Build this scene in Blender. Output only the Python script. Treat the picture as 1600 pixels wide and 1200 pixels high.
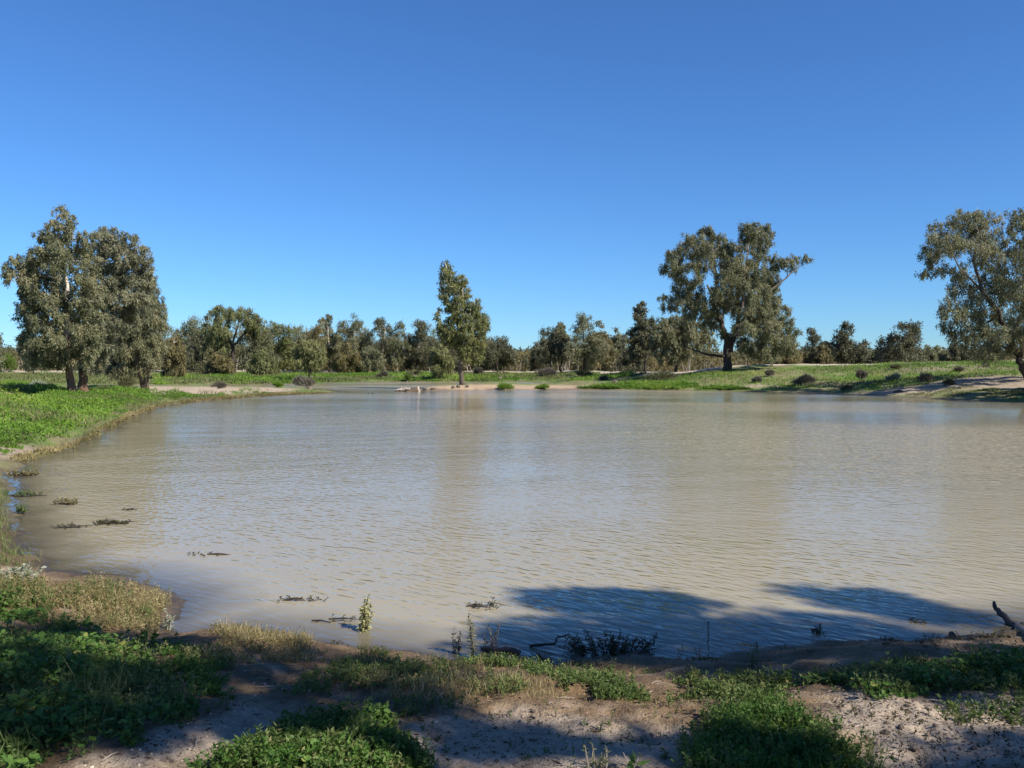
import bpy, math
import numpy as np
from mathutils import Vector

for o in list(bpy.data.objects):
    bpy.data.objects.remove(o, do_unlink=True)
S = bpy.context.scene
COL = S.collection

# ------------------------------------------------------------------ camera, sky, sun, exposure
H, F, CX, HY = 2.3, 1385.0, 800.0, 572.0          # eye above water, focal length and horizon of the 1600x1200 photograph
cam = bpy.data.objects.new('camera', bpy.data.cameras.new('camera'))
COL.objects.link(cam)
cam.location = (0, 0, H)
cam.rotation_euler = (math.radians(90), 0, 0)
cam.data.sensor_width = 36
cam.data.lens = F / 1600 * 36
cam.data.shift_y = (HY - 600) / 1600
cam.data.clip_start = 0.05
cam.data.clip_end = 9000
S.camera = cam

SUN_AZ, SUN_EL = 125.0, 40.0                       # degrees clockwise from the view direction, degrees up
az, el = math.radians(SUN_AZ), math.radians(SUN_EL)
SUN = np.array([math.cos(el) * math.sin(az), math.cos(el) * math.cos(az), math.sin(el)])
W = bpy.data.worlds.new('World')
S.world = W
W.use_nodes = True
nt = W.node_tree
nt.nodes.clear()
sky = nt.nodes.new('ShaderNodeTexSky')
sky.sky_type = 'NISHITA'
sky.sun_disc = False
sky.sun_elevation = el
sky.sun_rotation = az
sky.altitude = 200
sky.air_density = 1.0
sky.dust_density = 0.0
sky.ozone_density = 6.0
bg = nt.nodes.new('ShaderNodeBackground')
bg.inputs['Strength'].default_value = 0.065
wo = nt.nodes.new('ShaderNodeOutputWorld')
tint = nt.nodes.new('ShaderNodeMix')                # clear dry-air blue, as the camera's daylight balance renders it
tint.data_type = 'RGBA'
tint.blend_type = 'MULTIPLY'
tint.inputs['Factor'].default_value = 1
tint.inputs['B'].default_value = (.59, .92, 1.27, 1)
nt.links.new(sky.outputs[0], tint.inputs['A'])
nt.links.new(tint.outputs['Result'], bg.inputs[0])
nt.links.new(bg.outputs[0], wo.inputs[0])
sun = bpy.data.objects.new('sun', bpy.data.lights.new('sun', 'SUN'))
COL.objects.link(sun)
sun.data.energy = 5.0
sun.data.angle = math.radians(0.5)
sun.data.color = (1.0, 0.93, 0.82)
sun.rotation_euler = Vector(-SUN).to_track_quat('-Z', 'Y').to_euler()
sun.location = (20, 5, 40)
S.view_settings.view_transform = 'Standard'
S.view_settings.look = 'None'
S.view_settings.gamma = 1
S.view_settings.exposure = 0.82
S.view_settings.use_curve_mapping = False
S.cycles.max_bounces = 6
S.cycles.transparent_max_bounces = 8

# ------------------------------------------------------------------ numeric helpers
def rng(seed):
    return np.random.default_rng(seed)

def _hash(ix, iy, seed):
    n = (ix.astype(np.int64) * 374761393 + iy.astype(np.int64) * 668265263 + seed * 1442695041) & 0x7fffffff
    n = ((n ^ (n >> 13)) * 1274126177) & 0x7fffffff
    return ((n ^ (n >> 16)) & 0xffff) / 65535.0

def vnoise(x, y, seed=0):
    ix, iy = np.floor(x), np.floor(y)
    fx, fy = x - ix, y - iy
    fx, fy = fx * fx * (3 - 2 * fx), fy * fy * (3 - 2 * fy)
    a, b = _hash(ix, iy, seed), _hash(ix + 1, iy, seed)
    c, d = _hash(ix, iy + 1, seed), _hash(ix + 1, iy + 1, seed)
    return (a * (1 - fx) + b * fx) * (1 - fy) + (c * (1 - fx) + d * fx) * fy

def fbm(x, y, seed=0, n=4):
    v, a, t = 0, 0.5, 0
    for i in range(n):
        v = v + a * vnoise(x * 2 ** i, y * 2 ** i, seed + i * 17)
        t += a
        a *= 0.5
    return v / t

def sstep(a, b, x):
    t = np.clip((x - a) / (b - a), 0, 1)
    return t * t * (3 - 2 * t)

def poly_sdf(x, y, P):
    """signed distance to a polygon, negative inside"""
    P = np.asarray(P, float)
    d = np.full(x.shape, 1e18)
    ins = np.zeros(x.shape, bool)
    for i in range(len(P)):
        ax, ay = P[i]
        bx, by = P[(i + 1) % len(P)]
        ex, ey = bx - ax, by - ay
        wx, wy = x - ax, y - ay
        t = np.clip((wx * ex + wy * ey) / max(ex * ex + ey * ey, 1e-12), 0, 1)
        d = np.minimum(d, (wx - ex * t) ** 2 + (wy - ey * t) ** 2)
        c = (ay > y) != (by > y)
        with np.errstate(divide='ignore', invalid='ignore'):
            xx = ax + (y - ay) * ex / (ey if ey != 0 else 1e-12)
        ins ^= c & (x < xx)
    return np.where(ins, -1, 1) * np.sqrt(d)

# ------------------------------------------------------------------ shoreline and terrain
def wpt(px, py):
    d = H * F / (py - HY)
    return ((px - CX) / F * d, d)

SHORE_PX = [(535, 613), (450, 617), (350, 623), (270, 631), (235, 640), (205, 652), (170, 668), (140, 684), (115, 697),
            (70, 712), (42, 721), (24, 735), (16, 755), (12, 790), (22, 825), (38, 856), (60, 877), (88, 891), (120, 893), (185, 900),
            (235, 910), (268, 925), (284, 945), (275, 965), (262, 976), (290, 990), (330, 984), (360, 982), (420, 990), (480, 1000),
            (520, 1006), (600, 1021), (690, 1033), (770, 1033), (850, 1038), (930, 1027), (985, 1016), (1050, 1029), (1130, 1031),
            (1200, 1010), (1300, 1003), (1420, 1001), (1500, 989), (1600, 972), (1750, 962), (2000, 930), (2500, 860),
            (2700, 760), (2500, 680), (2100, 645), (1800, 634), (1600, 629), (1500, 625.5), (1420, 620.5), (1330, 616),
            (1230, 613), (1120, 610.5), (1020, 609.5), (940, 608.8), (880, 608.5), (800, 609), (730, 609.4), (690, 609.8), (660, 609.6),
            (655, 608.2), (690, 605.5), (720, 603.5), (780, 603.3), (850, 604), (885, 603.6), (905, 601.5), (895, 599.0), (860, 597.6),
            (800, 596.8), (700, 597.2), (600, 597.4), (520, 598.2), (440, 600.5), (370, 602.0), (318, 603.2), (330, 605.4),
            (400, 606.4), (470, 607.4), (505, 610)]
SHORE = np.array([wpt(*p) for p in SHORE_PX])

CTRL = np.array([(0, 0, .74), (-6, 2, .85), (6, 2, .78), (0, -12, 1.0), (-8, 8, .62), (9, 8, .62), (14, 10, .8),
                 (-13, 20, .85), (-21, 36, .95), (-24, 47, .72), (-34, 50, .95), (-45, 42, 1.1), (-36, 64, .66), (-27, 66, .55),
                 (-22, 84, .42), (-30, 95, .42), (-13, 92, .40), (-45, 100, .55), (-50, 130, .75), (-5.3, 89, .55), (2, 90, .38),
                 (-40, 160, .95), (-60, 175, 1.05), (0, 160, .95), (20, 150, 1.0), (0, 260, 1.0), (-100, 260, 1.0), (100, 260, 1.0),
                 (12, 112, 1.05), (14, 96, .85), (22, 92, 1.75), (30, 82, 1.35), (30, 100, 2.05), (45, 92, 2.35), (45, 72, 1.55),
                 (58, 92, 2.55), (46, 60, 1.7), (36, 62, 1.0), (60, 60, 2.2), (36, 50, 1.2), (90, 100, 2.4), (60, 130, 1.6), (100, 50, 2.0)])
LEN = np.array([(0, 0, 3.2), (-8, 8, 2.6), (9, 8, 2.2), (-13, 20, 4), (-24, 47, 5), (-22, 84, 5), (-5, 89, 2.0), (2, 90, 2.5),
                (0, 140, 9), (14, 100, 8), (30, 85, 9), (45, 65, 7), (60, 40, 8), (-50, 150, 12)])

def idw(x, y, C, p=3.2):
    n, w = 0, 0
    for cx_, cy_, v in C:
        k = 1.0 / (((x - cx_) ** 2 + (y - cy_) ** 2) ** (p / 2) + 0.5)
        n = n + k * v
        w = w + k
    return n / w

# the raised vehicle track along the far bank
TRACK = np.array([(-150, 176), (-70, 176), (-20, 172), (10, 160), (17, 132), (24, 108), (34, 103), (50, 101), (62, 100), (90, 104), (150, 120)], float)

def track_dist(x, y):
    d = np.full(np.shape(x), 1e18)
    for (ax, ay), (bx, by) in zip(TRACK[:-1], TRACK[1:]):
        ex, ey = bx - ax, by - ay
        t = np.clip(((x - ax) * ex + (y - ay) * ey) / (ex * ex + ey * ey), 0, 1)
        d = np.minimum(d, (x - ax - ex * t) ** 2 + (y - ay - ey * t) ** 2)
    return np.sqrt(d)

def height(x, y, detail=True):
    x = np.asarray(x, float)
    y = np.asarray(y, float)
    r = np.hypot(x, y)
    wob = (fbm(x * 2.3, y * 2.3, 5, 3) - .5) * np.clip(r * .035, .1, 1.0)
    sd = poly_sdf(x, y, SHORE) + wob
    cap = idw(x, y, CTRL)
    L = idw(x, y, LEN)
    land = cap * (1 - np.exp(-np.maximum(sd, 0) / L)) / (1 - np.exp(-2.2))
    land = np.minimum(land, cap * (1 + .02 * np.minimum(sd, 20) / L))
    td = track_dist(x, y)
    land = land + np.where(sd > 0, .42 * np.exp(-(td / 3.0) ** 2), 0)
    h = np.where(sd > 0, land, -np.minimum(.9, .085 * -sd))
    if detail:
        amp = sstep(-.3, .8, sd)
        far = sstep(14, 40, r)
        h = h + amp * ((fbm(x * 1.1, y * 1.1, 11, 3) - .5) * .16 * (1 - .3 * far) + (fbm(x * 5.5, y * 5.5, 3, 4) - .5) * .075 * (1 - far)
                       - .022 * sstep(.66, .80, vnoise(x * 6.5 + 3 * vnoise(x * 2, y * 2, 8), y * 4.5, 9)) * (1 - far)
                       + (fbm(x * .35, y * .35, 23, 3) - .5) * .42 * far * sstep(0, 4, sd))
    return h

_T = np.geomspace(2.2, 420, 2600)
_cache = {}
def ground_at(px, py):
    """the point where the line of sight through a photograph pixel meets the land or water"""
    x, z = (px - CX) / F * _T, H - (py - HY) / F * _T
    h = np.maximum(height(x, _T), 0)
    k = np.argmax(z <= h)
    if not (z <= h).any():
        k = len(_T) - 1
    return np.array([x[k], _T[k], h[k]])

def at(px, py, d):
    return np.array([(px - CX) / F * d, d, H - (py - HY) / F * d])

def hz(x, y):
    return float(height(np.array([x]), np.array([y]))[0])

# ------------------------------------------------------------------ materials
def new_mat(name):
    m = bpy.data.materials.new(name)
    m.use_nodes = True
    m.node_tree.nodes.clear()
    return m, m.node_tree

def N(t, kind, **inp):
    n = t.nodes.new(kind)
    for k, v in inp.items():
        k = k.replace('_', ' ')
        if k in n.inputs:
            n.inputs[k].default_value = v
    return n

def leaf_mat(name, stops, trans=.35, rough=.55, spec=.25):
    m, t = new_mat(name)
    at_ = N(t, 'ShaderNodeAttribute')
    at_.attribute_name = 'var'
    r = t.nodes.new('ShaderNodeValToRGB')
    r.color_ramp.elements[0].position, r.color_ramp.elements[0].color = stops[0][0], (*stops[0][1], 1)
    r.color_ramp.elements[1].position, r.color_ramp.elements[1].color = stops[-1][0], (*stops[-1][1], 1)
    for p, c in stops[1:-1]:
        e = r.color_ramp.elements.new(p)
        e.color = (*c, 1)
    t.links.new(at_.outputs['Fac'], r.inputs[0])
    p = N(t, 'ShaderNodeBsdfPrincipled', Roughness=rough)
    p.inputs['Specular IOR Level'].default_value = spec
    t.links.new(r.outputs[0], p.inputs['Base Color'])
    tr = N(t, 'ShaderNodeBsdfTranslucent')
    t.links.new(r.outputs[0], tr.inputs[0])
    mx = N(t, 'ShaderNodeMixShader', Fac=trans)
    t.links.new(p.outputs[0], mx.inputs[1])
    t.links.new(tr.outputs[0], mx.inputs[2])
    o = N(t, 'ShaderNodeOutputMaterial')
    t.links.new(mx.outputs[0], o.inputs[0])
    return m

def bark_mat(name, low, high, z0, z1, scale=9):
    """rough dark bark on the butt, smooth pale bark above"""
    m, t = new_mat(name)
    a = N(t, 'ShaderNodeAttribute')
    a.attribute_name = 'hgt'
    nz = N(t, 'ShaderNodeTexNoise', Scale=scale, Detail=6.0, Roughness=.7)
    tc = N(t, 'ShaderNodeTexCoord')
    mp = N(t, 'ShaderNodeMapping')
    mp.inputs['Scale'].default_value = (1, 1, .25)
    t.links.new(tc.outputs['Object'], mp.inputs[0])
    t.links.new(mp.outputs[0], nz.inputs['Vector'])
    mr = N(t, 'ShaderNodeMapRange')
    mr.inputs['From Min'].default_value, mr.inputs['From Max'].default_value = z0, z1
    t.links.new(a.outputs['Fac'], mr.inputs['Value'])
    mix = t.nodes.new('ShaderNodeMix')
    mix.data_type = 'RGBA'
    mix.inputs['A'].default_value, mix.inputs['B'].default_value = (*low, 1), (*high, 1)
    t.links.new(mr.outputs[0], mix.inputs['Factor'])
    mul = t.nodes.new('ShaderNodeMix')
    mul.data_type = 'RGBA'
    mul.blend_type = 'MULTIPLY'
    mul.inputs['Factor'].default_value = .8
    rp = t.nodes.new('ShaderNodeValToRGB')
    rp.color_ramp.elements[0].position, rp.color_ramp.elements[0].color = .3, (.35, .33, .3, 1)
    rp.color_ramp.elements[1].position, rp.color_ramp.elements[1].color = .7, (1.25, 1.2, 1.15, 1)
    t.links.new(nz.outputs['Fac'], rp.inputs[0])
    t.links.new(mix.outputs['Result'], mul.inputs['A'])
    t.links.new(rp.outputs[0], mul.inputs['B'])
    p = N(t, 'ShaderNodeBsdfPrincipled', Roughness=.85)
    t.links.new(mul.outputs['Result'], p.inputs['Base Color'])
    b = N(t, 'ShaderNodeBump', Strength=.6, Distance=.03)
    t.links.new(nz.outputs['Fac'], b.inputs['Height'])
    t.links.new(b.outputs[0], p.inputs['Normal'])
    o = N(t, 'ShaderNodeOutputMaterial')
    t.links.new(p.outputs[0], o.inputs[0])
    return m

def plain_mat(name, c0, c1, scale=20, rough=.9, bump=.4):
    m, t = new_mat(name)
    tc = N(t, 'ShaderNodeTexCoord')
    nz = N(t, 'ShaderNodeTexNoise', Scale=scale, Detail=5.0, Roughness=.65)
    t.links.new(tc.outputs['Object'], nz.inputs['Vector'])
    rp = t.nodes.new('ShaderNodeValToRGB')
    rp.color_ramp.elements[0].position, rp.color_ramp.elements[0].color = .3, (*c0, 1)
    rp.color_ramp.elements[1].position, rp.color_ramp.elements[1].color = .7, (*c1, 1)
    t.links.new(nz.outputs['Fac'], rp.inputs[0])
    p = N(t, 'ShaderNodeBsdfPrincipled', Roughness=rough)
    t.links.new(rp.outputs[0], p.inputs['Base Color'])
    b = N(t, 'ShaderNodeBump', Strength=bump, Distance=.01)
    t.links.new(nz.outputs['Fac'], b.inputs['Height'])
    t.links.new(b.outputs[0], p.inputs['Normal'])
    o = N(t, 'ShaderNodeOutputMaterial')
    t.links.new(p.outputs[0], o.inputs[0])
    return m

M = {}
M['gum'] = leaf_mat('gum_leaf', [(0, (0.088, 0.096, 0.045)), (.45, (0.182, 0.190, 0.098)), (.8, (0.260, 0.257, 0.142)), (1, (0.281, 0.228, 0.123))], .48, .48, .4)
M['gum_blue'] = leaf_mat('blue_gum_leaf', [(0, (0.095, 0.103, 0.058)), (.5, (0.202, 0.207, 0.123)), (1, (0.291, 0.286, 0.179))], .48, .48, .4)
M['gum_rust'] = leaf_mat('rusty_gum_leaf', [(0, (0.089, 0.082, 0.035)), (.5, (0.194, 0.173, 0.073)), (1, (0.281, 0.221, 0.097))], .48, .48, .35)
M['pale_weed'] = leaf_mat('pale_weed_leaf', [(0, (.20, .20, .09)), (.5, (.36, .35, .17)), (1, (.50, .47, .25))], .35)
M['gum_green'] = leaf_mat('fresh_gum_leaf', [(0, (0.077, 0.092, 0.031)), (.5, (0.165, 0.182, 0.062)), (1, (0.264, 0.259, 0.105))], .48, .48, .4)
M['gum_dark'] = leaf_mat('dark_gum_leaf', [(0, (0.057, 0.060, 0.031)), (.5, (0.118, 0.120, 0.064)), (1, (0.190, 0.180, 0.103))], .42, .5, .35)
M['willow'] = leaf_mat('pale_green_leaf', [(0, (.09, .105, .04)), (.5, (.175, .185, .074)), (1, (.24, .245, .105))], .38)
M['bright'] = leaf_mat('bright_shrub_leaf', [(0, (.05, .085, .015)), (.5, (.10, .16, .025)), (1, (.17, .22, .05))], .35)
M['mistletoe'] = leaf_mat('mistletoe_leaf', [(0, (.018, .022, .010)), (1, (.045, .05, .022))], .2)
M['salt'] = leaf_mat('saltbush_leaf', [(0, (.065, .060, .046)), (.6, (.155, .14, .105)), (1, (.25, .22, .17))], .35)
M['salt_green'] = leaf_mat('green_saltbush_leaf', [(0, (.065, .07, .036)), (.6, (.145, .15, .068)), (1, (.23, .215, .11))], .35)
M['silver'] = leaf_mat('silver_leaf', [(0, (.13, .15, .10)), (.6, (.25, .28, .20)), (1, (.40, .42, .33))], .25)
M['grass'] = leaf_mat('bank_grass', [(0, (.075, .135, .018)), (.35, (.115, .22, .025)), (.65, (.16, .265, .034)), (.88, (.25, .33, .055)), (1, (.36, .34, .12))], .45)
M['dull'] = leaf_mat('dull_grass', [(0, (.075, .095, .03)), (.5, (.13, .155, .05)), (.85, (.20, .195, .085)), (1, (.29, .25, .14))], .35)
M['mallow'] = leaf_mat('mallow_leaf', [(0, (.040, .095, .016)), (.55, (.075, .155, .028)), (.9, (.13, .22, .045)), (1, (.24, .26, .07))], .4)
M['herb'] = leaf_mat('herb_leaf', [(0, (.055, .095, .022)), (.5, (.10, .15, .04)), (.85, (.18, .20, .07)), (1, (.28, .23, .11))], .35)
M['straw'] = leaf_mat('straw_blade', [(0, (.12, .105, .04)), (.4, (.20, .165, .07)), (.75, (.30, .25, .12)), (1, (.42, .36, .20))], .3)
M['litter'] = leaf_mat('dry_leaf', [(0, (.05, .035, .022)), (.5, (.15, .105, .065)), (1, (.34, .26, .18))], .1)
M['weed_dark'] = leaf_mat('wet_weed', [(0, (.030, .030, .014)), (.6, (.065, .062, .026)), (1, (.13, .11, .05))], .25)
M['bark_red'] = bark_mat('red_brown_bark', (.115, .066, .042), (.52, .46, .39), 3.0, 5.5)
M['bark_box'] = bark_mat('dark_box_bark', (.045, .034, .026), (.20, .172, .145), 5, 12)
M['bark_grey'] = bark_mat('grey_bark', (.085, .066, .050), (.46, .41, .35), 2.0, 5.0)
M['bark_black'] = bark_mat('black_bark', (.035, .027, .021), (.075, .058, .045), 3.5, 8)
M['dead'] = plain_mat('dead_wood', (.16, .13, .105), (.38, .33, .28), 8)
M['wet_wood'] = plain_mat('wet_wood', (.014, .011, .009), (.05, .04, .032), 25, .55)
M['rust_pipe'] = plain_mat('brown_concrete', (.10, .066, .043), (.19, .13, .088), 6)
M['pale_rim'] = plain_mat('pale_concrete', (.34, .29, .23), (.48, .42, .34), 9)
M['clod'] = plain_mat('clod_earth', (.05, .037, .028), (.15, .115, .09), 60)
M['stone'] = plain_mat('pale_stone', (.30, .25, .20), (.52, .45, .38), 14)
M['rock_dark'] = plain_mat('dark_rubble', (.05, .04, .032), (.16, .13, .105), 10)

# ------------------------------------------------------------------ mesh helpers
def build(name, verts, faces, mat, parent=None, var=None, hgt=None, smooth=False, mats=None, mat_idx=None):
    """faces: list of (n,k) index arrays; one mesh object"""
    me = bpy.data.meshes.new(name)
    verts = np.asarray(verts, np.float32)
    faces = [np.asarray(f, np.int32) for f in faces if len(f)]
    if parent is not None:
        verts = verts - np.array(parent.location, np.float32)
        origin = None
    else:
        origin = np.array([verts[:, 0].mean(), verts[:, 1].mean(), verts[:, 2].min()], np.float32)
        verts = verts - origin
    nl = sum(f.size for f in faces)
    nf = sum(len(f) for f in faces)
    me.vertices.add(len(verts))
    me.vertices.foreach_set('co', verts.ravel())
    me.loops.add(nl)
    me.loops.foreach_set('vertex_index', np.concatenate([f.ravel() for f in faces]))
    tot = np.concatenate([np.full(len(f), f.shape[1], np.int32) for f in faces])
    st = np.concatenate([[0], np.cumsum(tot)[:-1]]).astype(np.int32)
    me.polygons.add(nf)
    me.polygons.foreach_set('loop_start', st)
    if var is not None:
        a = me.attributes.new('var', 'FLOAT', 'FACE')
        a.data.foreach_set('value', np.asarray(var, np.float32))
    if hgt is not None:
        a = me.attributes.new('hgt', 'FLOAT', 'POINT')
        a.data.foreach_set('value', np.asarray(hgt, np.float32))
    for mm in (mats or [mat]):
        me.materials.append(mm)
    if mat_idx is not None:
        me.polygons.foreach_set('material_index', np.asarray(mat_idx, np.int32))
    me.update(calc_edges=True)
    me.validate()
    me.shade_smooth() if smooth else me.shade_flat()
    o = bpy.data.objects.new(name, me)
    COL.objects.link(o)
    if parent is not None:
        o.parent = parent
    else:
        o.location = origin
    return o

def tag(o, label=None, cat=None, group=None, kind=None):
    if label: o['label'] = label
    if cat: o['category'] = cat
    if group: o['group'] = group
    if kind: o['kind'] = kind
    return o

def empty(name, loc, label, cat, group=None):
    o = bpy.data.objects.new(name, None)
    COL.objects.link(o)
    o.location = [float(v) for v in loc]
    o.empty_display_size = .2
    return tag(o, label, cat, group)

def unit(v):
    return v / np.maximum(np.linalg.norm(v, axis=-1, keepdims=True), 1e-9)

def leaf_geo(P, D, L, Wd, R, face=None):
    """diamond leaves: base P, direction D, length L, width Wd"""
    n = len(P)
    ref = unit(R.normal(size=(n, 3)))
    if face is not None:                            # leaves lie over one another, blades facing outward
        ref = unit(ref * .62 + face)
    side = unit(np.cross(D, ref))
    L = np.broadcast_to(L, (n,))[:, None]
    Wd = np.broadcast_to(Wd, (n,))[:, None]
    nrm = np.cross(D, side)
    mid = P + D * L * .45 + nrm * L * R.uniform(-.08, .08, (n, 1))
    V = np.stack([P, mid + side * Wd / 2, P + D * L, mid - side * Wd / 2], 1).reshape(-1, 3)
    Q = np.arange(4 * n).reshape(n, 4)
    return V, Q

def blade_geo(P, D, L, Wd, R, bend=.5):
    """grass blades: a tapered strip bending over (one quad and a tip)"""
    n = len(P)
    L = np.broadcast_to(L, (n,))[:, None]
    Wd = np.broadcast_to(Wd, (n,))[:, None]
    hor = R.normal(size=(n, 3)); hor[:, 2] = 0
    hor = unit(hor)
    side = unit(np.cross(D, hor))
    p1 = P + D * L * .55
    p2 = p1 + unit(D + hor * bend * R.uniform(.2, 1.4, (n, 1))) * L * .45
    V = np.stack([P - side * Wd / 2, P + side * Wd / 2, p1 + side * Wd * .35, p1 - side * Wd * .35, p2], 1).reshape(-1, 3)
    i = np.arange(n)[:, None] * 5
    return V, np.hstack([i, i + 1, i + 2, i + 3]), np.hstack([i + 3, i + 2, i + 4])

def disc_geo(P, Nrm, Rd, R, k=7):
    """lobed round leaves, slightly cupped, stem at the notch"""
    n = len(P)
    t = unit(np.cross(Nrm, unit(R.normal(size=(n, 3)))))
    b = np.cross(Nrm, t)
    Rd = np.broadcast_to(Rd, (n,))
    V = []
    for j in range(k):
        a = 2 * math.pi * (j + .5) / k
        rr = Rd * (R.uniform(.8, 1.15, n)) * (.55 if j in (0, k - 1) else 1.0)
        V.append(P + t * (rr * math.cos(a))[:, None] + b * (rr * math.sin(a))[:, None] + Nrm * (Rd * R.uniform(.0, .35, n))[:, None])
    V = np.stack([P] + V, 1).reshape(-1, 3)
    i = np.arange(n)[:, None] * (k + 1)
    T = np.concatenate([np.hstack([i, i + 1 + j, i + 1 + j + 1]) for j in range(k - 1)])
    return V, T, np.tile(np.arange(n), k - 1)

class Geo:
    """collects verts and faces of mixed size with per-face var"""
    def __init__(self):
        self.v, self.n, self.f, self.var = [], 0, {}, {}
    def add(self, V, faces, var=None):
        for fi, Fc in enumerate(faces):
            Fc = np.asarray(Fc)
            if not len(Fc): continue
            k = Fc.shape[1]
            self.f.setdefault(k, []).append(Fc + self.n)
            vv = var[fi] if isinstance(var, (list, tuple)) else var
            self.var.setdefault(k, []).append(np.broadcast_to(.5 if vv is None else vv, (len(Fc),)))
        self.v.append(np.asarray(V, float))
        self.n += len(V)
    def tube(self, pts, radii, sides=6, cap=True, var=.5):
        pts = np.asarray(pts, float)
        radii = np.broadcast_to(radii, (len(pts),))
        tan = unit(np.gradient(pts, axis=0))
        ref = np.array([.3, .9, .2]) if abs(tan[0][1]) < .8 else np.array([1, .1, .2])
        a = unit(np.cross(tan, ref))
        b = np.cross(tan, a)
        th = np.linspace(0, 2 * math.pi, sides, endpoint=False)
        V = (pts[:, None] + radii[:, None, None] * (a[:, None] * np.cos(th)[None, :, None] + b[:, None] * np.sin(th)[None, :, None])).reshape(-1, 3)
        i, j = np.meshgrid(np.arange(len(pts) - 1), np.arange(sides), indexing='ij')
        i, j = i.ravel(), j.ravel()
        j2 = (j + 1) % sides
        Q = np.stack([i * sides + j, i * sides + j2, (i + 1) * sides + j2, (i + 1) * sides + j], 1)
        fs = [Q]
        if cap:
            fs.append(np.arange(sides)[None, ::-1])
            fs.append((len(pts) - 1) * sides + np.arange(sides)[None, :])
        self.add(V, fs, var)
    def make(self, name, mat, parent=None, smooth=False, hgt0=None):
        V = np.concatenate(self.v)
        ks = sorted(self.f)
        faces = [np.concatenate(self.f[k]) for k in ks]
        var = np.concatenate([np.concatenate(self.var[k]) for k in ks])
        return build(name, V, faces, mat, parent, var=var, smooth=smooth, hgt=None if hgt0 is None else V[:, 2] - hgt0)

# ------------------------------------------------------------------ ground and water
def zone(px, py, poly, soft, wob=0):
    return 1 - sstep(-soft, soft, poly_sdf(px, py, poly) + wob)

SAND_FG = [[(90, 1210), (230, 1150), (300, 1120), (380, 1100), (450, 1120), (420, 1150), (330, 1180), (260, 1210)],
           [(600, 1210), (620, 1140), (700, 1120), (800, 1108), (870, 1105), (960, 1118), (1080, 1130), (1120, 1140), (1090, 1180), (1040, 1210)],
           [(1270, 1110), (1330, 1090), (1430, 1085), (1560, 1090), (1700, 1080), (2150, 1075), (2150, 1210), (1340, 1210), (1350, 1160), (1290, 1140)]]

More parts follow.
